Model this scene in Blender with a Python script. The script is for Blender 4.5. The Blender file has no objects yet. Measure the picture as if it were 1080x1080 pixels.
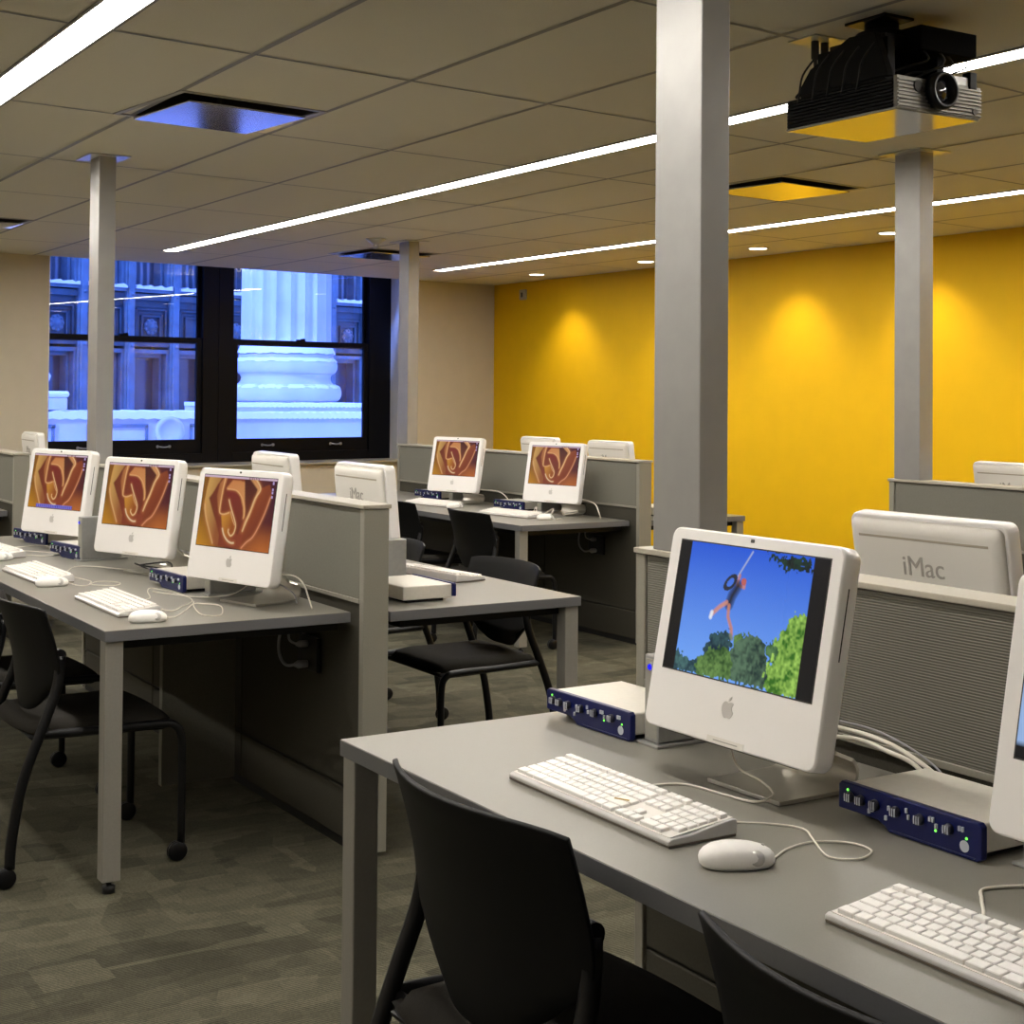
import bpy, bmesh, math, random
import numpy as np
from mathutils import Vector, Matrix
random.seed(7)
SC = bpy.context.scene
COL = SC.collection
R = math.radians

# ------------------------------------------------------------------ materials
def s2l(c):
    return tuple(((x/255.)/12.92 if x <= 10 else (((x/255.)+.055)/1.055)**2.4) for x in c)

def newmat(name):
    m = bpy.data.materials.new(name); m.use_nodes = True
    nt = m.node_tree
    return m, nt, nt.nodes['Principled BSDF']

def mat(name, col, rough=.5, metal=0., spec=.5, noise=0., nscale=40., bump=0., bscale=200., coat=0., trans=0., ior=1.45):
    m, nt, p = newmat(name)
    p.inputs['Roughness'].default_value = rough
    p.inputs['Metallic'].default_value = metal
    p.inputs['Specular IOR Level'].default_value = spec
    p.inputs['Coat Weight'].default_value = coat
    p.inputs['Transmission Weight'].default_value = trans
    p.inputs['IOR'].default_value = ior
    p.inputs['Base Color'].default_value = (*col, 1)
    tc = nt.nodes.new('ShaderNodeTexCoord')
    n = nt.nodes.new('ShaderNodeTexNoise'); n.inputs['Scale'].default_value = nscale
    n.inputs['Detail'].default_value = 3
    nt.links.new(tc.outputs['Object'], n.inputs['Vector'])
    r = nt.nodes.new('ShaderNodeValToRGB')
    a = max(noise, .02)
    r.color_ramp.elements[0].position = .3; r.color_ramp.elements[1].position = .7
    r.color_ramp.elements[0].color = (*[c*(1-a) for c in col], 1)
    r.color_ramp.elements[1].color = (*[min(1, c*(1+a)) for c in col], 1)
    nt.links.new(n.outputs['Fac'], r.inputs['Fac'])
    nt.links.new(r.outputs['Color'], p.inputs['Base Color'])
    if bump:
        n2 = nt.nodes.new('ShaderNodeTexNoise'); n2.inputs['Scale'].default_value = bscale
        nt.links.new(tc.outputs['Object'], n2.inputs['Vector'])
        b = nt.nodes.new('ShaderNodeBump'); b.inputs['Strength'].default_value = bump
        b.inputs['Distance'].default_value = .002
        nt.links.new(n2.outputs['Fac'], b.inputs['Height']); nt.links.new(b.outputs['Normal'], p.inputs['Normal'])
    return m

def emit(name, col, s):
    m = bpy.data.materials.new(name); m.use_nodes = True
    nt = m.node_tree; nt.nodes.clear()
    e = nt.nodes.new('ShaderNodeEmission'); o = nt.nodes.new('ShaderNodeOutputMaterial')
    e.inputs['Color'].default_value = (*col, 1); e.inputs['Strength'].default_value = s
    nt.links.new(e.outputs[0], o.inputs[0])
    return m

def emit_attr(name, s):
    m, nt, p = newmat(name)
    a = nt.nodes.new('ShaderNodeAttribute'); a.attribute_name = 'picture'
    p.inputs['Base Color'].default_value = (.01, .01, .01, 1)
    p.inputs['Roughness'].default_value = .25; p.inputs['Specular IOR Level'].default_value = .25
    nt.links.new(a.outputs['Color'], p.inputs['Emission Color'])
    p.inputs['Emission Strength'].default_value = s
    return m

def mat_ridged(name, col, dark, scale):
    m, nt, p = newmat(name)
    tc = nt.nodes.new('ShaderNodeTexCoord')
    w = nt.nodes.new('ShaderNodeTexWave'); w.bands_direction = 'Z'; w.inputs['Scale'].default_value = scale
    w.inputs['Distortion'].default_value = .25
    nt.links.new(tc.outputs['Object'], w.inputs['Vector'])
    r = nt.nodes.new('ShaderNodeValToRGB')
    r.color_ramp.elements[0].color = (*dark, 1); r.color_ramp.elements[1].color = (*col, 1)
    nt.links.new(w.outputs['Fac'], r.inputs['Fac']); nt.links.new(r.outputs['Color'], p.inputs['Base Color'])
    b = nt.nodes.new('ShaderNodeBump'); b.inputs['Strength'].default_value = .6; b.inputs['Distance'].default_value = .002
    nt.links.new(w.outputs['Fac'], b.inputs['Height']); nt.links.new(b.outputs['Normal'], p.inputs['Normal'])
    p.inputs['Roughness'].default_value = .75
    return m

def mat_carpet():
    m, nt, p = newmat('carpet')
    N, Lk = nt.nodes, nt.links
    tc = N.new('ShaderNodeTexCoord')
    def mapping(sx, sy):
        mp = N.new('ShaderNodeMapping'); mp.inputs['Scale'].default_value = (sx, sy, 1)
        Lk.new(tc.outputs['Object'], mp.inputs['Vector']); return mp
    # blocks of darker and lighter pile, long and short
    def blocks(sx, sy, seedoff, lo, hi):
        lo = 1-(1-lo)*.85; hi = 1+(hi-1)*.8
        mp = mapping(sx, sy); mp.inputs['Location'].default_value = (seedoff, seedoff*.7, 0)
        v = N.new('ShaderNodeTexVoronoi'); v.distance = 'CHEBYCHEV'; v.inputs['Scale'].default_value = 1
        v.inputs['Randomness'].default_value = .8
        Lk.new(mp.outputs[0], v.inputs['Vector'])
        s = N.new('ShaderNodeSeparateColor'); Lk.new(v.outputs['Color'], s.inputs[0])
        r = N.new('ShaderNodeMapRange'); r.inputs['To Min'].default_value = lo; r.inputs['To Max'].default_value = hi
        Lk.new(s.outputs[0], r.inputs['Value']); return r.outputs[0]
    b1 = blocks(2.2, 7.5, 3.1, .62, 1.25); b2 = blocks(6.5, 3.0, 9.7, .72, 1.2); b3 = blocks(13, 22, 1.7, .8, 1.15)
    w = N.new('ShaderNodeTexWave'); w.bands_direction = 'Y'; w.inputs['Scale'].default_value = 34
    w.inputs['Distortion'].default_value = 1.5; w.inputs['Detail'].default_value = 2; w.inputs['Detail Scale'].default_value = 6
    Lk.new(tc.outputs['Object'], w.inputs['Vector'])
    wr = N.new('ShaderNodeMapRange'); wr.inputs['To Min'].default_value = .58; wr.inputs['To Max'].default_value = 1.3
    Lk.new(w.outputs['Fac'], wr.inputs['Value'])
    n = N.new('ShaderNodeTexNoise'); n.inputs['Scale'].default_value = 160; n.inputs['Detail'].default_value = 4
    Lk.new(tc.outputs['Object'], n.inputs['Vector'])
    nr = N.new('ShaderNodeMapRange'); nr.inputs['To Min'].default_value = .6; nr.inputs['To Max'].default_value = 1.4
    Lk.new(n.outputs['Fac'], nr.inputs['Value'])
    def mul(a, b):
        q = N.new('ShaderNodeMath'); q.operation = 'MULTIPLY'; Lk.new(a, q.inputs[0]); Lk.new(b, q.inputs[1]); return q.outputs[0]
    f = mul(mul(mul(b1, b2), b3), mul(wr.outputs[0], nr.outputs[0]))
    c = N.new('ShaderNodeMix'); c.data_type = 'RGBA'; c.blend_type = 'MULTIPLY'; c.inputs[0].default_value = 1
    c.inputs[6].default_value = (.098, .092, .064, 1)
    cc = N.new('ShaderNodeCombineColor')
    for i in range(3): Lk.new(f, cc.inputs[i])
    Lk.new(cc.outputs[0], c.inputs[7]); Lk.new(c.outputs[2], p.inputs['Base Color'])
    p.inputs['Roughness'].default_value = .95; p.inputs['Specular IOR Level'].default_value = .1
    b = N.new('ShaderNodeBump'); b.inputs['Strength'].default_value = .5; b.inputs['Distance'].default_value = .004
    Lk.new(f, b.inputs['Height']); Lk.new(b.outputs['Normal'], p.inputs['Normal'])
    return m

M = {}
M['carpet'] = mat_carpet()
M['tile'] = mat('ceiling_tile', (.76, .725, .60), .9, noise=.06, nscale=260, bump=.25, bscale=500, spec=.1)
M['grid'] = mat('ceiling_grid', (.30, .29, .26), .6, noise=.03)
M['yellow'] = mat('yellow_paint', (.80, .480, .003), .62, noise=.02, nscale=6, spec=.25)
M['cream'] = mat('cream_paint', (.60, .54, .43), .75, noise=.02, nscale=8, bump=.1, bscale=300, spec=.2)
M['tube'] = emit('lamp_diffuser', (1, .945, .86), 42.)
M['spotlens'] = emit('downlight_lens', (1, .93, .75), 7.)
M['alu'] = mat('brushed_aluminium', (.37, .365, .355), .42, metal=.6, noise=.05, nscale=9)
M['laminate'] = mat('grey_laminate', (.215, .205, .175), .32, noise=.04, nscale=420, spec=.6)
M['edge'] = mat('grey_edge_band', (.14, .14, .145), .4, noise=.03, nscale=200)
M['legmetal'] = mat('silver_grey_leg', (.30, .285, .255), .45, metal=.25, noise=.03, nscale=150)
M['panel'] = mat('grey_green_panel', (.185, .18, .15), .8, noise=.10, nscale=300, bump=.3, bscale=600, spec=.2)
M['shadepanel'] = mat('shade_darkened_panel', (.058, .054, .042), .7, noise=.1, nscale=200, spec=.2)  # partition colour darkened to paint in the shade below the desks
M['ridged'] = mat_ridged('ridged_grey_fabric', (.215, .205, .17), (.12, .115, .095), 62)
M['post'] = mat('partition_post', (.29, .275, .23), .5, metal=.15, noise=.04, nscale=260)
M['cap'] = mat('partition_cap', (.42, .39, .32), .42, noise=.03, nscale=150)
M['jamb'] = mat('semigloss_white_paint', (.82, .82, .80), .25, noise=.02, spec=.6)
M['black'] = mat('black_plastic', (.012, .012, .013), .5, noise=.1, nscale=60, spec=.35)
M['blackgloss'] = mat('black_satin', (.006, .006, .007), .35, noise=.1, spec=.3)
M['shell'] = mat('chair_shell_plastic', (.0035, .0035, .0038), .55, noise=.1, nscale=120, spec=.22, bump=.1, bscale=700)
M['seatcloth'] = mat('seat_cloth', (.022, .020, .017), .9, noise=.2, nscale=500, bump=.4, bscale=900, spec=.1)
M['frameblack'] = mat('black_steel', (.005, .005, .006), .4, noise=.05, spec=.35)
M['white'] = mat('white_polycarbonate', (.88, .855, .835), .28, noise=.02, nscale=3, spec=.5, coat=.3)
M['whiteback'] = mat('white_back_plastic', (.78, .745, .69), .4, noise=.02, nscale=3, spec=.4)
M['key'] = mat('white_key', (.90, .875, .84), .4, noise=.02, nscale=90)
M['acrylic'] = mat('clear_acrylic_tray', (.86, .84, .82), .15, trans=.35, noise=.02)
M['traydark'] = mat('keyboard_underside', (.16, .13, .10), .4, noise=.1)
M['logo'] = mat('grey_logo', (.60, .58, .56), .3, noise=.02, metal=.3)
M['letter'] = mat('grey_letters', (.40, .37, .33), .45, noise=.02)
M['slot'] = mat('vent_slot', (.42, .37, .29), .6, noise=.05)
M['mark'] = mat('yellow_plastic', (.50, .33, .06), .5, noise=.05)
M['slotdark'] = mat('dark_slot', (.05, .045, .04), .6, noise=.05)
M['stand'] = mat('aluminium_stand', (.55, .53, .48), .28, metal=.85, noise=.03)
M['cable'] = mat('white_cable', (.72, .68, .60), .45, noise=.02)
M['cablegrey'] = mat('grey_cable', (.34, .34, .36), .5, noise=.03)
M['cabledark'] = mat('dark_cable', (.02, .02, .02), .5, noise=.03)
M['blueface'] = mat('deep_blue_faceplate', (.004, .008, .085), .3, noise=.05, spec=.4)
M['boxbody'] = mat('silver_grey_case', (.70, .665, .59), .4, metal=.15, noise=.03, nscale=100)
M['knob'] = mat('dark_knob', (.03, .03, .045), .3, noise=.05)
M['knobline'] = mat('pale_knob_mark', (.55, .58, .66), .35, noise=.03)
M['green'] = emit('green_led', (.2, 1, .1), 1.6)
M['blueled'] = emit('blue_led', (.02, .02, 1), 1.2)
M['drive'] = mat('drive_aluminium', (.36, .36, .35), .4, metal=.5, noise=.04, nscale=80)
M['driveback'] = mat('drive_plate', (.42, .41, .36), .45, metal=.4, noise=.04, nscale=80)
M['winframe'] = mat('black_window_frame', (.003, .003, .005), .5, noise=.1, spec=.15)
M['lift'] = mat('steel_sash_lift', (.35, .36, .42), .35, metal=.7, noise=.05)
M['ventmetal'] = mat('vent_panel_metal', (.60, .60, .62), .14, metal=.9, noise=.02)
M['ventdark'] = mat('vent_throat', (.05, .045, .04), .6, noise=.05)
M['ventframe'] = mat('vent_frame', (.40, .38, .33), .45, metal=.3, noise=.03)
M['plate'] = mat('ceiling_plate', (.62, .61, .57), .3, metal=.35, noise=.02)
M['projside'] = mat('projector_black', (.004, .004, .004), .5, noise=.1, spec=.12)
M['matteblack'] = mat('matte_black_steel', (.004, .004, .004), .8, noise=.1, spec=.03)
M['projfront'] = mat('projector_silver', (.16, .15, .125), .4, metal=.3, noise=.03)
M['projbottom'] = mat('projector_underside', (.50, .49, .45), .10, metal=.6, noise=.01)
M['lens'] = mat('projector_lens_glass', (.02, .02, .03), .05, noise=.1, spec=1., coat=1.)
M['stone'] = mat('pale_limestone', (.62, .63, .66), .85, noise=.10, nscale=2.5, bump=.2, bscale=12)
M['snow'] = mat('snow', (.93, .94, .96), .9, noise=.02, bump=.3, bscale=20)
M['bronze'] = mat('weathered_facade_metal', (.06, .105, .13), .6, noise=.35, nscale=3., spec=.3)
M['bronzelight'] = mat('facade_moulding', (.13, .20, .24), .6, noise=.25, nscale=4., spec=.3)
M['facglass'] = mat('facade_glass', (.04, .07, .1), .15, noise=.5, nscale=1.2, spec=.8)
M['curtain'] = mat_ridged('hanging_blinds', (.36, .40, .44), (.06, .09, .13), 3.2)
M['street'] = mat('snowy_street', (.5, .52, .55), .9, noise=.1, nscale=1)
M['sensor'] = mat('sensor_plastic', (.45, .40, .30), .5, noise=.02)

def mat_blind():
    m, nt, p = newmat('vertical_blinds')
    tc = nt.nodes.new('ShaderNodeTexCoord')
    w = nt.nodes.new('ShaderNodeTexWave'); w.bands_direction = 'X'; w.inputs['Scale'].default_value = 2.6
    w.inputs['Distortion'].default_value = 1.2
    nt.links.new(tc.outputs['Object'], w.inputs['Vector'])
    r = nt.nodes.new('ShaderNodeValToRGB')
    r.color_ramp.elements[0].color = (.04, .07, .09, 1); r.color_ramp.elements[1].color = (.22, .28, .32, 1)
    r.color_ramp.elements[0].position = .35
    nt.links.new(w.outputs['Fac'], r.inputs['Fac']); nt.links.new(r.outputs['Color'], p.inputs['Base Color'])
    p.inputs['Roughness'].default_value = .8
    return m
M['curtain'] = mat_blind()

def mat_pane():
    m = bpy.data.materials.new('window_glass'); m.use_nodes = True
    nt = m.node_tree; nt.nodes.clear()
    t = nt.nodes.new('ShaderNodeBsdfTransparent'); g = nt.nodes.new('ShaderNodeBsdfGlossy'); g.inputs['Roughness'].default_value = .005
    t.inputs['Color'].default_value = (.95, .97, 1, 1)
    f = nt.nodes.new('ShaderNodeFresnel'); f.inputs['IOR'].default_value = 1.45
    mx = nt.nodes.new('ShaderNodeMixShader'); o = nt.nodes.new('ShaderNodeOutputMaterial')
    nt.links.new(f.outputs[0], mx.inputs[0]); nt.links.new(t.outputs[0], mx.inputs[1]); nt.links.new(g.outputs[0], mx.inputs[2])
    nt.links.new(mx.outputs[0], o.inputs[0])
    return m
M['pane'] = mat_pane()

# ------------------------------------------------------------------ mesh builder
class MB:
    def __init__(s): s.v = []; s.f = []; s.sm = []; s.mi = []
    def add(s, vs, fs, smooth=False, mi=0):
        o = len(s.v); s.v += [tuple(v) for v in vs]
        for f in fs: s.f.append([i+o for i in f]); s.sm.append(smooth); s.mi.append(mi)
        return s
    def box(s, x0, x1, y0, y1, z0, z1, M4=None, mi=0):
        vs = [Vector((x, y, z)) for z in (z0, z1) for y in (y0, y1) for x in (x0, x1)]
        if M4 is not None: vs = [M4 @ v for v in vs]
        return s.add(vs, [(0,2,3,1),(4,5,7,6),(0,1,5,4),(2,6,7,3),(0,4,6,2),(1,3,7,5)], mi=mi)
    def quad(s, a, b, c, d, mi=0): return s.add([a, b, c, d], [(0,1,2,3)], mi=mi)
    def prism(s, pts, axis, a, b, mi=0, smooth=False):
        # pts: 2D outline; axis: extrusion axis
        def P(u, v, w): return (w, u, v) if axis == 'x' else ((u, w, v) if axis == 'y' else (u, v, w))
        n = len(pts); vs = [P(u, v, a) for u, v in pts]+[P(u, v, b) for u, v in pts]
        s.add(vs, [tuple(range(n))[::-1], tuple(range(n, 2*n))], mi=mi)
        s.add(vs, [(i, (i+1) % n, n+(i+1) % n, n+i) for i in range(n)], smooth=smooth, mi=mi)
        return s
    def tube(s, pts, r, seg=8, cap=True, mi=0):
        pts = [Vector(p) for p in pts]; n = len(pts); rs = r if isinstance(r, (list, tuple)) else [r]*n
        rings = []; prev = None
        for i, p in enumerate(pts):
            d = (pts[min(i+1, n-1)]-pts[max(i-1, 0)]).normalized()
            if prev is None:
                a = Vector((0, 0, 1)) if abs(d.z) < .9 else Vector((1, 0, 0))
                u = d.cross(a).normalized()
            else:
                u = prev-d*prev.dot(d); u.normalize()
            prev = u; w = d.cross(u)
            rings.append([p+(u*math.cos(2*math.pi*k/seg)+w*math.sin(2*math.pi*k/seg))*rs[i] for k in range(seg)])
        vs = [q for rg in rings for q in rg]
        fs = [(i*seg+k, i*seg+(k+1) % seg, (i+1)*seg+(k+1) % seg, (i+1)*seg+k) for i in range(n-1) for k in range(seg)]
        s.add(vs, fs, True, mi)
        if cap: s.add(rings[0]+rings[-1], [tuple(range(seg))[::-1], tuple(range(seg, 2*seg))], mi=mi)
        return s
    def lathe(s, prof, c=(0,0,0), axis='z', seg=20, mi=0, smooth=True):
        # prof: (radius, height) list
        def P(r, h, a):
            x, y = r*math.cos(a), r*math.sin(a)
            v = (x, y, h) if axis == 'z' else ((h, x, y) if axis == 'x' else (x, h, y))
            return (v[0]+c[0], v[1]+c[1], v[2]+c[2])
        vs = [P(r, h, 2*math.pi*k/seg) for r, h in prof for k in range(seg)]
        fs = [(i*seg+k, i*seg+(k+1) % seg, (i+1)*seg+(k+1) % seg, (i+1)*seg+k) for i in range(len(prof)-1) for k in range(seg)]
        s.add(vs, fs, smooth, mi)
        n = len(prof)
        if prof[0][0] > 1e-6: s.add(vs[:seg], [tuple(range(seg))], mi=mi)
        if prof[-1][0] > 1e-6: s.add(vs[(n-1)*seg:], [tuple(range(seg))], mi=mi)
        return s
    def build(s, name, m, parent=None, bevel=0., loc=None, rot=None, seg=2):
        me = bpy.data.meshes.new(name); me.from_pydata(s.v, [], s.f)
        me.polygons.foreach_set('use_smooth', s.sm); me.polygons.foreach_set('material_index', s.mi)
        for mm in (m if isinstance(m, (list, tuple)) else [m]): me.materials.append(mm)
        bm = bmesh.new(); bm.from_mesh(me); bmesh.ops.remove_doubles(bm, verts=bm.verts, dist=1e-5)
        bmesh.ops.recalc_face_normals(bm, faces=bm.faces); bm.to_mesh(me); bm.free(); me.update()
        return link(name, me, parent, bevel, loc, rot, seg)

def link(name, me, parent=None, bevel=0., loc=None, rot=None, seg=2):
    o = bpy.data.objects.new(name, me); COL.objects.link(o)
    if parent is not None: o.parent = parent
    if loc is not None: o.location = loc
    if rot is not None: o.rotation_euler = rot
    if bevel:
        b = o.modifiers.new('bevel', 'BEVEL'); b.width = bevel; b.segments = seg; b.limit_method = 'ANGLE'; b.angle_limit = R(40)
        b.harden_normals = False
    return o

def tag(o, label=None, cat=None, group=None, kind=None):
    if label: o['label'] = label
    if cat: o['category'] = cat
    if group: o['group'] = group
    if kind: o['kind'] = kind
    return o

def thing(name, loc, rz, label, cat, group=None):
    o = bpy.data.objects.new(name, None); COL.objects.link(o)
    o.location = loc; o.rotation_euler = (0, 0, rz); o.empty_display_size = .1
    return tag(o, label, cat, group)

def struct(o): o['kind'] = 'structure'; return o

def copy_tree(o, parent=None):
    c = o.copy(); COL.objects.link(c)
    if parent is not None: c.parent = parent
    for ch in list(o.children): copy_tree(ch, c)
    return c

def place(src, first, loc, rz, label, group=None):
    o = src if first else copy_tree(src)
    o.location = loc; o.rotation_euler = (0, 0, rz); o['label'] = label
    if group: o['group'] = group
    return o

def spline(pts, n=6):
    P = [Vector(p) for p in pts]; out = []
    for i in range(len(P)-1):
        a = P[max(i-1, 0)]; b = P[i]; c = P[i+1]; d = P[min(i+2, len(P)-1)]
        for k in range(n):
            t = k/n
            out.append(.5*((2*b)+(c-a)*t+(2*a-5*b+4*c-d)*t*t+(3*b-a-3*c+d)*t**3))
    out.append(P[-1]); return out

def text_mesh(body, size, depth=.0006):
    cu = bpy.data.curves.new('letters', 'FONT'); cu.body = body; cu.size = size; cu.extrude = depth; cu.align_x = 'CENTER'
    o = bpy.data.objects.new('tmp', cu); COL.objects.link(o)
    bpy.context.view_layer.update()
    me = bpy.data.meshes.new_from_object(o.evaluated_get(bpy.context.evaluated_depsgraph_get()))
    COL.objects.unlink(o); bpy.data.objects.remove(o)
    return me

# ------------------------------------------------------------------ room
XW = 7.80                     # yellow wall
SK = .123                     # the window wall is skewed against the desks
def yw(x, d=0.): return 12.24+SK*(x-2.94)+d
CZ = 2.50
XL, YF = -3.6, -4.2

b = MB(); b.box(XL-.1, XW+.1, YF-.1, 13.9, -.1, 0); struct(b.build('floor', M['carpet']))
b = MB(); b.box(XW, XW+.12, YF, 13.4, 0, 2.7); struct(b.build('wall_right', M['yellow']))
b = MB(); b.box(XL-.12, XL, YF, 12.2, 0, 2.7); struct(b.build('wall_left', M['cream']))
b = MB(); b.box(XL, XW, YF-.12, YF, 0, 2.7); struct(b.build('wall_front', M['cream']))

OX0, OX1, OZ0, OZ1 = 3.19, 6.775, .735, 2.66   # window opening
def sbox(b, x0, x1, d0, d1, z0, z1, mi=0):
    vs = [(x, yw(x, d), z) for z in (z0, z1) for d in (d0, d1) for x in (x0, x1)]
    return b.add(vs, [(0,2,3,1),(4,5,7,6),(0,1,5,4),(2,6,7,3),(0,4,6,2),(1,3,7,5)], mi=mi)
b = MB()
sbox(b, XL-.1, OX0, 0, .75, 0, 3.1); sbox(b, OX1, XW+.1, 0, .75, 0, 3.1)
sbox(b, OX0, OX1, 0, .75, 0, OZ0); sbox(b, OX0, OX1, 0, .75, OZ1, 3.1)
struct(b.build('wall_back', M['cream']))
b = MB(); sbox(b, OX0+.001, OX1-.001, -.05, .41, OZ0, OZ0+.018); struct(b.build('trim_1', M['cap'], bevel=.004))
b = MB(); sbox(b, OX1-.006, OX1, 0, .41, OZ0+.018, CZ+.1); sbox(b, OX0, OX0+.006, 0, .41, OZ0+.018, CZ+.1); struct(b.build('trim_3', M['jamb']))
b = MB(); b.box(XW-.015, XW, YF, 12.8, 0, .1); struct(b.build('baseboard_right', M['black']))

# ceiling: tile cells with openings at the air vents
xs = [XL, -3.2, -2.6, -2.0, -1.385, -1.265, -.65, .0, .6, 1.2, 1.33, 1.815, 2.43, 3.055, 3.78, 3.90, 4.38, 5.02, 5.68, 6.38, 6.50, 7.12, XW]
ys = [5.79+1.29*k for k in range(-8, 6)]
LIGHTS = [(-1.385, -1.265), (1.20, 1.33), (3.78, 3.90), (6.38, 6.50)]  # first strip is out of view, added for its light at the regular spacing
def cy(x, y0): return y0+SK*(x-1.81)
YEND = 12.24-SK*(2.94-1.81)
VENTS = [(1.815, 2.43, 5.19, 5.79), (5.02, 5.68, 5.12, 5.72), (5.02, 5.68, 9.69, 10.29), (1.815, 2.43, 9.66, 10.27)]
allx = sorted(set(xs)); ally = sorted(set([YF-1.2]+[y for y in ys if y < YEND]+[YEND]+[v[2] for v in VENTS]+[v[3] for v in VENTS]))
b = MB()
for i in range(len(allx)-1):
    for j in range(len(ally)-1):
        x0, x1, y0, y1 = allx[i], allx[i+1], ally[j], ally[j+1]
        if any(x0 >= v[0]-1e-4 and x1 <= v[1]+1e-4 and y0 >= v[2]-1e-4 and y1 <= v[3]+1e-4 for v in VENTS): continue
        b.quad((x0, cy(x0, y0), CZ), (x1, cy(x1, y0), CZ), (x1, cy(x1, y1), CZ), (x0, cy(x0, y1), CZ))
ceil = struct(b.build('ceiling', M['tile']))
# solid roof slab above it
b = MB(); b.box(XL-.1, XW+.1, YF-.1, 12.0, 2.72, 2.8); struct(b.build('trim_2', M['cream']))
b = MB()
for x in xs[1:-1]:
    if any(abs(x-a) < 1e-3 or abs(x-c) < 1e-3 for a, c in LIGHTS): continue
    w = .011
    b.add([(x-w, cy(x, YF), CZ-.002), (x+w, cy(x, YF), CZ-.002), (x+w, cy(x, YEND), CZ-.002), (x-w, cy(x, YEND), CZ-.002)], [(0,1,2,3)])
LX = [XL]+[q for l in LIGHTS for q in l]+[XW]
for y in ys:
    if y > YEND: continue
    for k in range(0, len(LX), 2):
        x0, x1 = LX[k], LX[k+1]; w = .008
        b.add([(x0, cy(x0, y)-w, CZ-.0025), (x1, cy(x1, y)-w, CZ-.0025), (x1, cy(x1, y)+w, CZ-.0025), (x0, cy(x0, y)+w, CZ-.0025)], [(0,1,2,3)])
g = b.build('tile_grid', M['grid'], ceil)

# strip lights
LAB = {0: 'unseen strip light added for its light, left of all the other strips',
       1: 'widest looking white strip light crossing the top left corner of the ceiling',
       2: 'long white strip light running behind the projector and the big silver column',
       3: 'long thin strip light nearest the yellow wall'}
for i, (x0, x1) in enumerate(LIGHTS):
    yend = {0: 11., 1: 11., 2: 11.23, 3: 11.58}[i]; ybeg = {0: -.2, 1: 1.4, 2: .8, 3: -1.2}[i]
    t = thing('strip_light', ((x0+x1)/2, ybeg, CZ), 0, LAB[i], 'ceiling light', 'recessed linear ceiling lights')
    w = (x1-x0)/2; Ln = yend-ybeg
    MB().box(-w+.008, w-.008, 0.01, Ln-.01, -.004, .01).build('diffuser', M['tube'], t)
    f = MB().box(-w-.004, -w+.008, 0, Ln, -.006, .012).box(w-.008, w+.004, 0, Ln, -.006, .012)
    f.box(-w, w, -.006, .01, -.006, .012).box(-w, w, Ln-.01, Ln+.006, -.006, .012)
    f.build('trim_frame', M['grid'], t)

# air vents: recessed throat with a drop panel
VL = ['square air vent with a blue reflecting panel, at upper left of the ceiling',
      'square air vent glowing yellow beside the big silver column',
      'thin far air vent left of the farthest silver column near the windows',
      'air vent cut by the left edge of the photo above the cream wall']
for k, (x0, x1, y0, y1) in enumerate(VENTS):
    t = thing('air_vent', (x0, cy(x0, y0), CZ), math.atan(SK), VL[k], 'air vent', 'square ceiling air vents')
    w = (x1-x0)/math.cos(math.atan(SK)); d = y1-y0; r = .022
    f = MB().box(0, w, 0, r, -.004, .02).box(0, w, d-r, d, -.004, .02).box(0, r, r, d-r, -.004, .02).box(w-r, w, r, d-r, -.004, .02)
    f.build('frame', M['ventframe'], t)
    th = MB().box(r, r+.006, r, d-r, .0, .14).box(w-r-.006, w-r, r, d-r, .0, .14).box(r, w-r, r, r+.006, .0, .14).box(r, w-r, d-r-.006, d-r, .0, .14).box(0, w, 0, d, .14, .15)
    th.build('throat', M['ventdark'], t)
    MB().box(.06, w-.06, .06, d-.06, -.026, -.018).build('drop_panel', M['ventmetal'], t, bevel=.003)
    MB().tube([(w/2, d/2, -.018), (w/2, d/2, .14)], .01).build('hanger', M['ventdark'], t)

# downlights by the yellow wall
DLY = [11.4, 9.75, 8.37, 7.06, 5.6, 4.1, 2.6]
DLL = ['farthest small round downlight, at the corner of the yellow wall', 'second farthest downlight, behind the big silver column',
       'round downlight just right of the big silver column', 'round downlight beside the right silver column',
       'round downlight beyond the right edge, first one', 'round downlight beyond the right edge, second one', 'round downlight beyond the right edge, third one']
for k, y in enumerate(DLY):
    t = thing('downlight', (7.38, y, CZ), 0, DLL[k], 'ceiling light', 'round downlights along the yellow wall')
    MB().lathe([(.085, -.004), (.085, 0), (.065, 0), (.065, -.004), (.085, -.004)], seg=28).build('trim_ring', M['plate'], t)
    MB().lathe([(.001, -.0055), (.066, -.0055), (.066, -.003)], seg=28).build('lens', M['spotlens'], t)
    ld = bpy.data.lights.new('downlight_beam', 'SPOT'); ld.energy = 40; ld.color = (1, .84, .62)
    ld.spot_size = R(96); ld.spot_blend = .75; ld.shadow_soft_size = .05
    lo = bpy.data.objects.new('downlight_beam', ld); COL.objects.link(lo); lo.parent = t
    lo.location = (0, 0, -.02); lo.rotation_euler = (0, R(-12), 0)

# sprinkler by the far vent
t = thing('sprinkler', (4.76, 9.47, CZ), 0, 'small white sprinkler hanging from the ceiling near the far air vent', 'sprinkler')
MB().lathe([(.075, .004), (.07, -.008), (.03, -.035), (.02, -.04)], seg=20).build('escutcheon', M['plate'], t)
b = MB().tube([(.01, 0, -.04), (.018, 0, -.05), (.01, 0, -.065)], .003).tube([(-.01, 0, -.04), (-.018, 0, -.05), (-.01, 0, -.065)], .003)
b.lathe([(.001, -.066), (.022, -.066), (.022, -.063), (.001, -.063)], seg=16); b.build('deflector', M['plate'], t)

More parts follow.
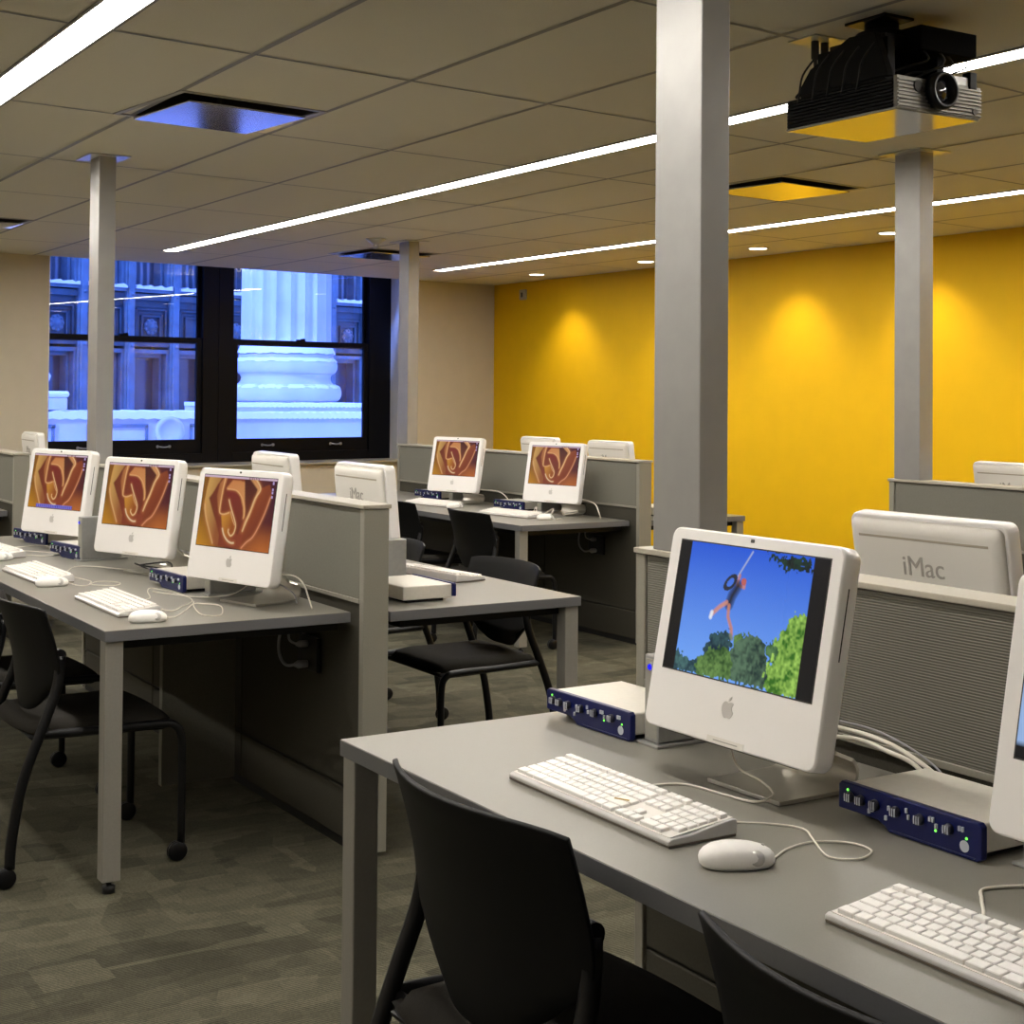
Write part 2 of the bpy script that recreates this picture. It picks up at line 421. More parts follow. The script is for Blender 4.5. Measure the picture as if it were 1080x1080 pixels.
# motion sensor on the yellow wall
t = thing('wall_sensor', (XW, 12.27, 2.375), 0, 'small pale sensor box high on the yellow wall by the corner', 'sensor')
MB().box(-.03, 0, -.05, .05, -.05, .05).build('case', M['sensor'], t, bevel=.006)
MB().box(-.032, -.028, -.015, .015, -.025, .02).build('sensor_eye', M['slotdark'], t)

# ------------------------------------------------------------------ windows (black sashes) in the skewed wall plane
def window(n, gx0, gx1, x0, x1, labels):
    t = bpy.data.objects.new('window_%d' % n, None); COL.objects.link(t); t['kind'] = 'structure'
    D0, D1 = .41, .55
    b = MB(); sbox(b, x0, gx0-.03, D0, D1, OZ0+.012, OZ1); sbox(b, gx1+.03, x1, D0, D1, OZ0+.012, OZ1)
    sbox(b, gx0-.03, gx1+.03, D0, D1, OZ0+.012, .84); sbox(b, gx0-.03, gx1+.03, D0, D1, OZ1-.06, OZ1)
    b.build('outer_frame', M['winframe'], t, bevel=.006)
    # lower sash (inner), upper sash (outer)
    b = MB(); z0, z1 = .84, 1.885
    sbox(b, gx0-.04, gx0+.025, .43, .47, z0, z1); sbox(b, gx1-.025, gx1+.04, .43, .47, z0, z1)
    sbox(b, gx0, gx1, .43, .47, z0, .965); sbox(b, gx0, gx1, .43, .47, 1.835, z1)
    lo = b.build('lower_sash', M['winframe'], t, bevel=.004)
    b = MB(); sbox(b, gx0, gx1, .449, .451, .96, 1.84); b.build('pane', M['pane'], lo)
    for q in (.24, .76):
        xc = gx0+(gx1-gx0)*q; y = yw(xc, .43)
        h = MB().tube(spline([(xc-.055, y, .905), (xc-.045, y-.022, .905), (xc, y-.026, .9), (xc+.045, y-.022, .905), (xc+.055, y, .905)], 4), .007)
        h.lathe([(.014, 0), (.014, .01)], (xc-.055, y-.01, .905), 'y', 10).lathe([(.014, 0), (.014, .01)], (xc+.055, y-.01, .905), 'y', 10)
        h.build('sash_lift', M['lift'], lo)
    b = MB(); xc = (gx0+gx1)/2-.02; y = yw(xc, .44); b.box(xc-.04, xc+.04, y-.02, y+.02, 1.875, 1.9).tube([(xc, y, 1.9), (xc+.04, y-.01, 1.905)], .007)
    b.build('sash_lock', M['winframe'], lo)
    b = MB()
    sbox(b, gx0-.04, gx0, .49, .53, 1.82, OZ1-.05); sbox(b, gx1, gx1+.04, .49, .53, 1.82, OZ1-.05)
    sbox(b, gx0, gx1, .49, .53, 1.83, 1.87); up = b.build('upper_sash', M['winframe'], t, bevel=.004)
    b = MB(); sbox(b, gx0, gx1, .509, .511, 1.86, OZ1-.05); b.build('pane', M['pane'], up)
window(1, 3.29, 4.70, OX0, 4.885, None)
window(2, 5.065, 6.49, 4.885, OX1, None)

# ------------------------------------------------------------------ outdoors
def W2(o, a):   # local frame: x along facade, y depth
    return Matrix.Translation(Vector(o)) @ Matrix.Rotation(a, 4, 'Z')
t = thing('office_building', (6.9, 21.6, 0), R(17), 'dark metal fronted building across the street behind both windows', 'building')
b = MB(); b.box(-9, 12, .5, 1.0, -2, 9); b.build('facade_wall', M['bronze'], t)
BAY = .80
def riv(b, x, z): b.lathe([(.028, 0), (.02, -.02), (.001, -.024)], (x, -.04, z), 'y', 10)
for k in range(-8, 10):
    x = k*BAY-.10
    p = MB().box(x-.07, x+.07, .0, .5, -2, 8); p.box(x-.045, x+.045, -.04, 0, -2, 8)
    for z in (1.02, 2.07, 2.83, 4.0): riv(p, x, z)
    p.build('pilaster', M['bronzelight'], t)
# floors: window, spandrel, window
def window_bay(x0, x1, z0, z1, blinds, snow):
    f = MB()
    for i, w in enumerate((0, .06)):
        q = w
        f.box(x0+q, x0+q+.045, .05+.1*i, .5, z0, z1).box(x1-q-.045, x1-q, .05+.1*i, .5, z0, z1).box(x0+q, x1-q, .05+.1*i, .5, z1-.06-q, z1-q)
    f.box(x0, x1, .0, .5, z0-.05, z0)
    if not blinds:
        zm = z0+(z1-z0)*.58; f.box(x0+.1, x1-.1, .12, .3, zm-.03, zm+.02).box(x0+.1, x0+.17, .14, .3, z0, zm).box(x1-.17, x1-.1, .14, .3, z0, zm)
    fr = f.build('window_frame', M['bronzelight'], t)
    MB().box(x0+.09, x1-.09, .32, .34, z0, z1-.1).build('window_pane', M['curtain'] if blinds else M['facglass'], fr)
    if snow:
        s = MB()
        n = 10; pts = [(x0+(x1-x0)*i/n, z0+.045+.02*math.sin(i*2.1+x0*5)) for i in range(n+1)]
        s.prism([(x0, z0)]+pts+[(x1, z0)], 'y', -.03, .2); s.build('sill_snow', M['snow'], fr)
for k in range(-8, 9):
    x0 = k*BAY-.10+.075; x1 = x0+BAY-.15
    window_bay(x0, x1, -.2, 2.02, False, False)
    window_bay(x0, x1, 2.92, 4.6, True, True)
    s = MB(); s.box(x0, x1, .1, .5, 2.1, 2.85)
    for i in range(4):
        q = .05*i; zz0, zz1 = 2.16, 2.68
        yq = .1-.03*(i % 2)-.02
        s.box(x0+q, x0+q+.022, yq, .12, zz0, zz1-q).box(x1-q-.022, x1-q, yq, .12, zz0, zz1-q).box(x0+q, x1-q, yq, .12, zz1-q-.022, zz1-q)
    s.box(x0-.02, x1+.02, .04, .14, 2.76, 2.85).box(x0-.02, x1+.02, .04, .14, 2.06, 2.12)
    sp = s.build('spandrel', M['bronze'], t)
    if k % 2 == 0 or k > 2:
        r = MB(); xc = (x0+x1)/2; r.lathe([(.12, 0), (.11, -.03), (.05, -.03), (.04, -.06), (.001, -.07)], (xc, .08, 2.36), 'y', 18)
        for a in range(9):
            an = a*2*math.pi/9; r.lathe([(.03, 0), (.025, -.03), (.001, -.04)], (xc+.1*math.cos(an), .08, 2.36+.1*math.sin(an)), 'y', 8)
        r.build('rosette', M['bronzelight'], sp)

cxk, cyk = 7.58, 17.60
t = thing('stone_column', (cxk, cyk, 1.27), 0, 'giant fluted white stone column with snowy rounded base outside the right window', 'column')
b = MB(); NF = 20; seg = NF*8; prof = []
for z, rr in ((.62, .615), (.70, .585), (.80, .575), (6.5, .55)):
    ring = []
    for k in range(seg):
        a = 2*math.pi*k/seg; ph = (k % 8)/8.; dd = .075*math.sin(math.pi*ph)**.7 if 0 < (k % 8) else 0
        r_ = rr-dd*(1 if z > .75 else .0); ring.append((r_*math.cos(a), r_*math.sin(a), z))
    prof.append(ring)
vs = [v for r_ in prof for v in r_]
b.add(vs, [(i*seg+k, i*seg+(k+1) % seg, (i+1)*seg+(k+1) % seg, (i+1)*seg+k) for i in range(3) for k in range(seg)])
b.build('fluted_shaft', M['stone'], t)
b = MB()
pr_ = [(.60, .0)]
for i in range(11): a = -math.pi/2+math.pi*i/10; pr_.append((.615+.095*math.cos(a), .115+.11*math.sin(a)))
pr_ += [(.60, .235), (.572, .27), (.565, .31), (.58, .35), (.60, .36)]
for i in range(11): a = -math.pi/2+math.pi*i/10; pr_.append((.585+.07*math.cos(a), .455+.095*math.sin(a)))
pr_ += [(.60, .56), (.60, .60), (.58, .64)]
b.lathe(pr_, seg=72); b.build('moulded_base', M['stone'], t)
def snowring(r, z, h, w):
    b = MB(); seg = 90; rings = []
    for (dr, dz) in ((-w, -.02), (-w, h), (-w*.5, h*.9), (-.01, h*.45), (.012, -.012)):
        ring = []
        for k in range(seg):
            a = 2*math.pi*k/seg; j = .004*math.sin(k*.9)+.004*math.sin(k*2.3+1)
            ring.append(((r+dr+j*.4)*math.cos(a), (r+dr+j*.4)*math.sin(a), z+dz+j*(.4 if dz > 0 else 1.4)))
        rings.append(ring)
    vs = [v for q in rings for v in q]
    b.add(vs, [(i*seg+k, i*seg+(k+1) % seg, (i+1)*seg+(k+1) % seg, (i+1)*seg+k) for i in range(4) for k in range(seg)], True)
    b.build('ledge_snow', M['snow'], t)
snowring(.685, .185, .045, .11); snowring(.635, .525, .04, .06); snowring(.612, .625, .10, .06)
t = thing('stone_parapet', (0, 0, 0), 0, 'pale stone balustrade wall with snow on top below the fluted column', 'wall')
b = MB()
b.box(2.0, 6.30, 16.6, 17.3, -2, 1.10); b.box(6.30, 8.27, 16.50, 18.4, -2, 1.10)
b.build('wall_block', M['stone'], t, bevel=.02)
b = MB(); b.box(6.50, 8.26, 16.78, 18.35, 1.10, 1.235); b.build('plinth', M['stone'], t, bevel=.02)
b = MB(); n = 60
for x0, x1, y0, y1, z, zz in ((2.0, 6.30, 16.58, 17.3, 1.09, 1.165), (6.28, 8.27, 16.48, 16.9, 1.09, 1.155), (6.48, 8.26, 16.76, 18.3, 1.225, 1.262)):
    pts = [(x0+(x1-x0)*i/n, zz+.006*math.sin(i*1.9)+.006*math.sin(i*4.3)) for i in range(n+1)]
    low = [(x0+(x1-x0)*i/n, z-.01+.008*math.sin(i*3.1)) for i in range(n+1)][::-1]
    b.prism(pts+low, 'y', y0-.02, y1)
b.build('snow_cover', M['snow'], t)
b = MB()
for x0, x1 in ((2.2, 4.4), (4.75, 5.45), (5.95, 6.25)):
    b.box(x0, x1, 16.575, 16.6, .98, 1.02).box(x0, x1, 16.575, 16.6, .79, .81)
for x0 in (2.2, 4.36, 4.75, 5.42, 5.95): b.box(x0, x0+.03, 16.575, 16.6, .79, 1.0)
b.build('relief_moulding', M['bronzelight'], t)
b = MB(); b.lathe([(.17, 0), (.17, -.05), (.13, -.07), (.11, -.05), (.001, -.05)], (5.70, 16.6, .94), 'y', 28)
b.build('round_ornament', M['stone'], t)
b = MB(); b.box(2.0, 8.26, 16.47, 16.62, .72, .80)
b.build('lower_snow_ledge', M['snow'], t)
t = thing('stone_finial', (4.28, 16.95, 1.18), 0, 'snow covered stone ball ornament at the left edge of the left window', 'stone ornament')
MB().box(-.5, .27, -.3, .3, 0, .14).build('plinth', M['stone'], t, bevel=.02)
MB().box(-.52, .29, -.32, .32, .14, .21).build('snow_cap', M['snow'], t, bevel=.03)
MB().lathe([(.12, .2), (.22, .28), (.25, .38), (.2, .48), (.1, .52), (.07, .56), (.14, .62), (.17, .7), (.14, .78), (.05, .84), (.001, .85)], (-.1, 0, 0), 'z', 28).build('ball', M['snow'], t)
t = thing('stone_pier', (8.42, 16.9, -2), 0, 'smooth pale stone pier at the right edge of the right window', 'pier')
b = MB()
for k in range(16): b.box(-.10, .9, -.3, -.12, k*.62+.006, k*.62+.614)
b.build('blocks', M['stone'], t, bevel=.01)
MB().box(-.085, .88, -.285, -.13, 0, 9.9).build('mortar', M['bronzelight'], t)
b = MB(); b.box(-20, 30, 13.3, 40, -2.1, -2); tag(b.build('street_ground', M['street']), 'snowy pavement outside far below the windows', 'ground', kind='structure')

# ------------------------------------------------------------------ power columns
def column(x, y, zb, sx, sy, label, name='support_column'):
    t = thing('support_column', (x, y, zb), 0, label, 'column', 'square silver columns')
    MB().box(0, sx, 0, sy, 0, CZ-zb-.002).build('shaft', M['alu'], t, bevel=.003)
    MB().box(-.055, sx+.055, -.05, sy+.05, CZ-zb-.006, CZ-zb-.001).build('ceiling_plate', M['plate'], t)
SP = 2.0       # spine of the near row
column(2.0, 6.84, 1.064, .08, .145, 'silver column at left in front of the left window')
column(1.998, 2.447, 1.064, .078, .160, 'big silver column in the middle, nearest to the camera')
column(5.0, 9.42, 1.034, .085, .15, 'farthest silver column, at the right jamb of the right window')
column(5.0, 4.60, 1.034, .085, .15, 'silver column at right in front of the yellow wall below the projector')

# ------------------------------------------------------------------ partitions
def partition(x, y0, y1, zt, mods, label, fabric, post_near=True, post_far=True):
    w = .085
    t = thing('partition', (x, y0, 0), 0, label, 'partition', 'low grey desk partitions')
    L = y1-y0
    cuts = [0.03]+mods+[L-.03]
    for a, c in zip(cuts[:-1], cuts[1:]):
        MB().box(.004, w-.004, a+.004, c-.004, .775, zt-.014).build('upper_panel', M[fabric], t, bevel=.004)
        MB().box(.006, w-.006, a+.004, c-.004, .19, .765).build('lower_panel', M['shadepanel'], t, bevel=.004)
        MB().box(.006, w-.006, a+.004, c-.004, .03, .184).build('base_raceway', M['shadepanel'], t, bevel=.004)
        MB().box(-.005, w+.005, a+.002, c-.002, zt-.012, zt).build('top_cap', M['cap'], t, bevel=.002)
        MB().box(-.002, w+.002, a+.002, c-.002, .764, .776).build('middle_rail', M['post'], t, bevel=.001)
    MB().box(.012, w-.012, .03, L-.03, .0, zt-.02).build('core', M['black'], t)
    for yy in (0, L-.03):
        MB().box(0, w, yy, yy+.03, .012, zt-.012).build('end_post', M['post'], t, bevel=.003)
        MB().box(-.006, w+.006, yy-.004, yy+.034, zt-.012, zt).build('post_cap', M['cap'], t, bevel=.002)
    return t
ZA, ZB = 1.064, 1.034
partition(1.993, -.75, 2.66, ZA, [.48, 1.40, 2.37], 'near partition with ribbed fabric behind the blue sky computer', 'ridged')
partition(1.993, 4.025, 7.0, ZA, [.98, 1.96], 'partition behind the three left computers with orange flower screens', 'panel')
partition(2.02, 8.46, 11.4, ZA-.015, [.98, 1.96], 'far partition at the left edge of the photo', 'panel')
partition(5.0, 6.65, 9.57, ZB, [.97, 1.94], 'partition behind the two far flower screens near the yellow wall', 'panel')
partition(5.0, 1.8, 4.78, ZB, [1.0, 2.0], 'partition at right standing under the right silver column, before the yellow wall', 'panel')

# ------------------------------------------------------------------ desks
def desk(x0, x1, y0, y1, zt, label, legs, front=-1, supports=()):
    # x0..x1 depth, y0..y1 length, legs along the side away from the partition
    t = thing('desk', ((x0+x1)/2, (y0+y1)/2, 0), 0, label, 'desk', 'long grey laminate desks')
    ox, oy = (x0+x1)/2, (y0+y1)/2
    b = MB(); b.box(x0-ox, x1-ox, y0-oy, y1-oy, zt-.031, zt-.0012, mi=1)
    b.box(x0-ox+.0008, x1-ox-.0008, y0-oy+.0008, y1-oy-.0008, zt-.002, zt, mi=0)
    b.build('desktop', [M['laminate'], M['edge']], t, bevel=.0008)
    xf = x0 if front < 0 else x1-.06
    for y in legs:
        b = MB(); b.box(xf-ox+.004, xf-ox+.056, y-oy, y-oy+.05, .035, zt-.031)
        lg = b.build('leg', M['legmetal'], t, bevel=.003)
        MB().lathe([(.018, 0), (.018, .02), (.008, .022), (.008, .04)], (xf-ox+.03, y-oy+.025, 0), 'z', 12).build('foot', M['black'], lg)
    MB().box(x0-ox+.06, x1-ox-.02, y0-oy+.05, y1-oy-.05, zt-.06, zt-.032).build('support_rail', M['frameblack'], t)
    for y in supports:
        if front < 0: MB().box(x1-ox-.27, x1-ox-.002, y-oy, y-oy+.03, .03, zt-.032).build('support_panel', M['panel'], t)
        else: MB().box(x0-ox+.002, x0-ox+.27, y-oy, y-oy+.03, .03, zt-.032).build('support_panel', M['panel'], t)
    return t
DT = .735
desk(1.243, 1.985, -.7, 2.606, DT, 'nearest grey desk across the lower right of the photo', [2.55, -.6], -1, (.95,))
desk(1.229, 1.982, 4.09, 6.96, DT, 'grey desk at left carrying three flower screen computers', [4.10, 6.9], -1, (5.02,))
desk(2.092, 2.80, 4.04, 6.96, DT, 'grey desk behind the left partition with black chairs tucked under', [4.05, 6.9], 1, (5.5,))
desk(2.092, 2.80, -.7, 2.56, DT, 'grey desk hidden behind the near ribbed partition', [2.5, -.6], 1, ())
desk(1.27, 2.01, 8.56, 11.3, DT-.012, 'far grey desk at the left edge of the photo', [8.6, 11.2], -1, ())
desk(2.115, 2.82, 8.5, 11.3, DT-.012, 'far grey desk on the hidden side of the far left partition', [8.6, 11.2], 1, ())
DR = .693
desk(4.27, 4.99, 6.73, 9.5, DR, 'far grey desk carrying two flower screen computers before the yellow wall', [6.75, 9.4], -1, (8.15,))
desk(5.095, 5.81, 6.69, 9.5, DR, 'far grey desk between the yellow wall and the rear partition', [6.70, 9.4], 1, ())
desk(5.095, 5.81, 1.9, 4.7, DR, 'grey desk between the yellow wall and the right partition', [4.6, 2.0], 1, ())

# ------------------------------------------------------------------ computers
def rrect(w, h, r, n=5):
    out = []
    for cx, cz, a0 in ((w/2-r, h-r, 0), (-w/2+r, h-r, 90), (-w/2+r, r, 180), (w/2-r, r, 270)):
        for i in range(n+1):
            a = R(a0+90*i/n); out.append((cx+r*math.cos(a), cz+r*math.sin(a)))
    return out
BW, BH = .426, .354
def loft(sections, mi=0):
    # sections: (x, inset, radius); outline in y,z
    b = MB(); rings = []
    for x, ins, r in sections:
        pts = rrect(BW-2*ins, BH-2*ins, max(.002, r)); rings.append([(x, y, z+ins) for y, z in pts])
    n = len(rings[0]); vs = [p for q in rings for p in q]
    b.add(vs, [(i*n+k, i*n+(k+1) % n, (i+1)*n+(k+1) % n, (i+1)*n+k) for i in range(len(rings)-1) for k in range(n)], True)
    b.add(rings[0], [tuple(range(n))]); b.add(rings[-1], [tuple(range(n))[::-1]])
    return b

# pictures on the screens -------------------------------------------------
def poly_mask(U, V, pts):
    ins = np.zeros(U.shape, bool); n = len(pts)
    for i in range(n):
        x0, y0 = pts[i]; x1, y1 = pts[(i+1) % n]
        c = ((y0 > V) != (y1 > V))
        with np.errstate(divide='ignore', invalid='ignore'):
            xx = (x1-x0)*(V-y0)/(y1-y0+1e-12)+x0
        ins ^= c & (U < xx)
    return ins
def line_dist(U, V, pts, ax=1.6):
    d = np.full(U.shape, 9.)
    for (x0, y0), (x1, y1) in zip(pts[:-1], pts[1:]):
        ex, ey = (x1-x0)*ax, y1-y0; px_, py_ = (U-x0)*ax, V-y0
        t = np.clip((px_*ex+py_*ey)/(ex*ex+ey*ey+1e-12), 0, 1)
        d = np.minimum(d, np.hypot(px_-t*ex, py_-t*ey))
    return d
def smooth_noise(U, V, f, seed):
    rs = np.random.RandomState(seed); g = rs.rand(64, 64)
    x = (U*f*1.6) % 63; y = (V*f) % 63; xi = x.astype(int); yi = y.astype(int); fx = x-xi; fy = y-yi
    fx = fx*fx*(3-2*fx); fy = fy*fy*(3-2*fy)
    a = g[yi, xi]*(1-fx)+g[yi, xi+1]*fx; b_ = g[yi+1, xi]*(1-fx)+g[yi+1, xi+1]*fx
    return a*(1-fy)+b_*fy
def paint(C, m, c, a=1.):
    c = np.array(s2l(c)); m = (m*a)[..., None]; C[:] = C*(1-m)+c*m

def flower(U, V, dock=False):
    def q(pts):
        o = []
        for x, y in pts:
            u = (x-(175-.129*(y-85)))/((1005-.127*(y-130))-(175-.129*(y-85)))
            yt = 88+42*u; yb = 862+100*u; o.append((u, (y-yt)/(yb-yt)))
        return o
    C = np.zeros(U.shape+(3,)); C[:] = s2l((96, 32, 30))
    paint(C, np.clip(1-U*4, 0, 1), (140, 90, 20)); paint(C, np.clip((V-.55)*2.2, 0, 1)*np.clip(1-U*2.2, 0, 1), (205, 140, 30))
    paint(C, np.clip((V-.6)*2.5, 0, 1)*np.clip((U-.45)*2.4, 0, 1), (190, 105, 45))
    paint(C, np.clip((U-.75)*4, 0, 1)*np.clip(1.6-V*2, 0, 1), (62, 18, 40))
    def fill(pts, c0, c1, du=1., dv=0., soft=.012):
        pq = q(pts); us = [p[0] for p in pq]; vs_ = [p[1] for p in pq]
        m = poly_mask(U, V, pq).astype(float)
        k = ((U-min(us))/(max(us)-min(us)+1e-6))*du+((V-min(vs_))/(max(vs_)-min(vs_)+1e-6))*dv
        k = np.clip(k, 0, 1)[..., None]
        c = np.array(s2l(c0))*(1-k)+np.array(s2l(c1))*k
        C[:] = C*(1-m[..., None])+c*m[..., None]
    EDG = []
    def edge(pts, c, w=.02, a=1.): EDG.append((pts, c, w, a))
    def draw_edges():
        for pts, c, w, a in EDG:
            pq = q([tuple(p)[:2] for p in spline([(x, y, 0) for x, y in pts], 5)]); d = line_dist(U, V, pq)
            paint(C, np.clip(1-d/(w*3.2), 0, 1)**1.5, (214, 130, 70), a*.5)
            paint(C, np.clip(1-d/w, 0, 1)**1.1, c, a*.9)
    fill([(815,240),(920,190),(945,300),(860,520),(780,700),(720,790),(600,905),(500,880),(560,760),(610,715),(700,500)], (168,84,40), (104,32,22), .6, .5)
    fill([(230,360),(300,220),(340,140),(420,100),(700,110),(640,600),(600,900),(300,880),(330,760),(300,560)], (110,44,24), (150,66,40), .5, .3)
    fill([(240,95),(400,100),(330,190),(270,290),(222,350),(262,480),(310,620),(345,760),(330,880),(265,860),(235,740),(190,600),(165,470),(175,380),(200,240)], (214,168,92), (150,84,44), .9, .35)
    edge([(175,420),(190,560),(232,720),(268,850)], (236,190,128), .028, .7)
    fill([(420,105),(445,105),(400,250),(372,400),(362,500),(345,515),(328,440),(318,320),(350,190)], (150,80,40), (206,140,84), 1, .1)
    fill([(640,130),(700,120),(790,240),(740,400),(640,560),(632,330)], (70,22,20), (112,48,28), 0, 1)
    fill([(430,235),(500,150),(640,160),(640,330),(640,560),(618,580),(612,460),(590,330),(540,262),(440,250)], (204,128,74), (220,160,96), .2, 1)
    fill([(430,250),(540,262),(590,330),(618,450),(622,580),(560,760),(530,740),(520,620),(480,470),(440,340)], (128,36,34), (118,50,30), .3, 1)
    fill([(370,540),(470,500),(520,600),(535,690),(500,775),(440,800),(405,770),(378,650)], (216,150,52), (150,76,26), 1, .4)
    fill([(690,112),(770,130),(818,240),(770,360),(700,540),(610,716),(630,620),(740,400),(785,250)], (206,140,84), (226,168,110), .5, .5)
    edge([(770,135),(818,242),(755,350),(700,500),(655,610),(612,716)], (246,206,148), .022)
    edge([(420,110),(385,260),(362,400),(350,505),(395,530),(460,512)], (240,190,130), .018)
    edge([(440,245),(540,262),(596,320),(625,400),(637,490),(622,575)], (236,180,120), .016)
    edge([(460,370),(480,450),(520,580),(536,660),(515,740),(478,770),(452,730),(455,700)], (252,218,160), .018)
    edge([(478,500),(500,590),(525,650)], (250,210,150), .01, .8)
    edge([(385,690),(402,760),(440,820),(480,848),(512,850)], (250,226,180), .022)
    edge([(925,340),(860,520),(782,690),(722,790),(660,840),(600,905)], (238,160,120), .018)
    edge([(240,95),(205,240),(172,400)], (226,180,90), .014, .6)
    for _ in range(3):
        P_ = np.pad(C, ((1, 1), (1, 1), (0, 0)), 'edge')
        C[:] = (P_[:-2, 1:-1]+P_[2:, 1:-1]+P_[1:-1, :-2]+P_[1:-1, 2:]+2*C)/6.
    draw_edges()
    C *= .84
    m = V < .03; C[m] = s2l((196,170,190)); m = (V < .03) & (U > .62) & (U < .78) & ((U*90 % 2) < 1); C[m] = s2l((120,90,90))
    for (uu, vv) in ((.955,.06),(.955,.15),(.955,.19),(.955,.25)):
        m = (abs(U-uu) < .012) & (abs(V-vv) < .018); C[m] = s2l((170,150,200))
    if dock:
        m = (V > .93) & (V < .99) & (U > .16) & (U < .84); C[m] = s2l((120,110,200))
        m &= (np.sin(U*190) > .2) & (V > .94) & (V < .985); C[m] = s2l((60,70,170))
    return C

def sky_photo(U, V):
    def q(pts):
        o = []
        for x, y in pts:
            xl = 155-78*(y-112)/513.; xr = 762-85*(y-195)/580.; u = (x-xl)/(xr-xl)
            yt = 112+83*u; yb = 625+150*u; o.append((u, (y-yt)/(yb-yt)))
        return o
    C = np.zeros(U.shape+(3,)); k = np.clip(V*1.1, 0, 1)[..., None]
    C[:] = np.array(s2l((28,86,214)))*(1-k)+np.array(s2l((112,164,246)))*k
    n1 = smooth_noise(U, V, 30, 1); n2 = smooth_noise(U, V, 55, 2); n3 = smooth_noise(U, V, 14, 5)
    def tree(pts, dark, light, amp=.05):
        pq = q(pts); Un = U+(n1-.5)*amp; Vn = V+(n2-.5)*amp
        m = poly_mask(Un, Vn, pq).astype(float)
        kk = np.clip((n2*.35+n1*.3+n3*.35-.28)*2.2, 0, 1)[..., None]; c = np.array(s2l(dark))*(1-kk)+np.array(s2l(light))*kk
        C[:] = C*(1-m[..., None])+c*m[..., None]
    tree([(120,560),(150,562),(180,600),(230,600),(230,660),(110,640)], (26,58,72), (70,110,110))
    tree([(255,560),(290,500),(330,492),(360,470),(375,540),(340,600),(250,600)], (14,40,60), (48,84,90))
    tree([(215,660),(230,600),(290,560),(340,550),(380,580),(390,500),(420,500),(430,700),(215,665)], (36,72,34), (104,142,76))
    tree([(370,690),(375,560),(430,510),(470,500),(510,540),(520,640),(510,730)], (28,52,50), (86,116,92))
    tree([(510,740),(505,680),(540,560),(570,490),(620,420),(645,412),(672,440),(665,600),(640,765)], (48,104,28), (164,208,96))
    tree([(515,540),(540,530),(560,560),(530,620)], (40,80,50), (90,130,80))
    tree([(528,172),(700,195),(705,250),(690,240),(640,235),(600,240),(575,210),(530,195)], (8,22,26), (26,58,40), .07)
    # rope, tyre, rider
    d = line_dist(U, V, q([(462,165),(400,265)])); paint(C, np.clip(1-d/.012, 0, 1), (176,186,206))
    cxq, cyq = q([(368,290)])[0]; dx = (U-cxq)*1.6; dy = (V-cyq); a = .75
    rx = (dx*math.cos(a)-dy*math.sin(a))/1.0; ry = (dx*math.sin(a)+dy*math.cos(a))/.55; rad = np.hypot(rx, ry)
    paint(C, ((rad > .045) & (rad < .085)).astype(float), (40,44,58))
    for pts, c, w in (([(408,262),(396,300),(425,312),(428,292)], (196,132,122), .016), ([(400,305),(375,345),(362,380)], (24,28,40), .05),
                      ([(352,372),(322,390),(290,418)], (206,140,118), .022), ([(362,385),(358,430),(372,480),(372,505)], (196,130,110), .020),
                      ([(290,412),(284,430)], (232,236,244), .022), ([(368,505),(374,520)], (120,130,110), .018)):
        d = line_dist(U, V, q(pts)); paint(C, np.clip(1-d/w, 0, 1)**.4, c)
    hx, hy = q([(424,288)])[0]; d = np.hypot((U-hx)*1.6, V-hy); paint(C, (d < .028).astype(float), (186,96,92))
    m = (U < .078) | (U > .905); C[m] = s2l((10,10,16))
    return C
def desktop_blue(U, V):
    C = np.zeros(U.shape+(3,)); C[:] = s2l((60,110,200)); k = smooth_noise(U, V, 9, 8)[..., None]; C *= .7+.8*k
    m = (V > .55) & (V < .9) & (U < .45); C[m] = s2l((150,180,225)); m = (V > .9) | ((V < .55) & (U < .02)); C[m] = s2l((14,14,18))
    return C

SU0, SU1, SV0, SV1 = -.1815, .1855, .1055, .331
def screen_mesh(name, fn, nu, nv):
    us = np.linspace(0, 1, nu); vs = np.linspace(0, 1, nv); U, V = np.meshgrid(us, vs)
    C = np.clip(fn(U, V), 0, 1)
    X = np.full(U.shape, -.0006); Y = -(SU0+(SU1-SU0)*U); Z = SV1-(SV1-SV0)*V
    co = np.stack([X, Y, Z], -1).reshape(-1, 3)
    me = bpy.data.meshes.new(name)
    idx = np.arange(nu*nv).reshape(nv, nu)
    faces = np.stack([idx[:-1, :-1], idx[1:, :-1], idx[1:, 1:], idx[:-1, 1:]], -1).reshape(-1, 4)
    me.from_pydata(co.tolist(), [], faces.tolist())
    at = me.color_attributes.new('picture', 'FLOAT_COLOR', 'POINT')
    rgba = np.concatenate([C.reshape(-1, 3), np.ones((nu*nv, 1))], 1).astype(np.float32)
    at.data.foreach_set('color', rgba.ravel())
    me.materials.append(M['screen']); return me
M['screen'] = emit_attr('lit_screen', .95)
SCR_FLOWER = screen_mesh('flower_picture', flower, 190, 120)
SCR_DOCK = screen_mesh('flower_picture_with_dock', lambda U, V: flower(U, V, True), 150, 96)
SCR_SKY = screen_mesh('sky_picture', sky_photo, 300, 190)
SCR_BLUE = screen_mesh('desktop_picture', desktop_blue, 40, 30)

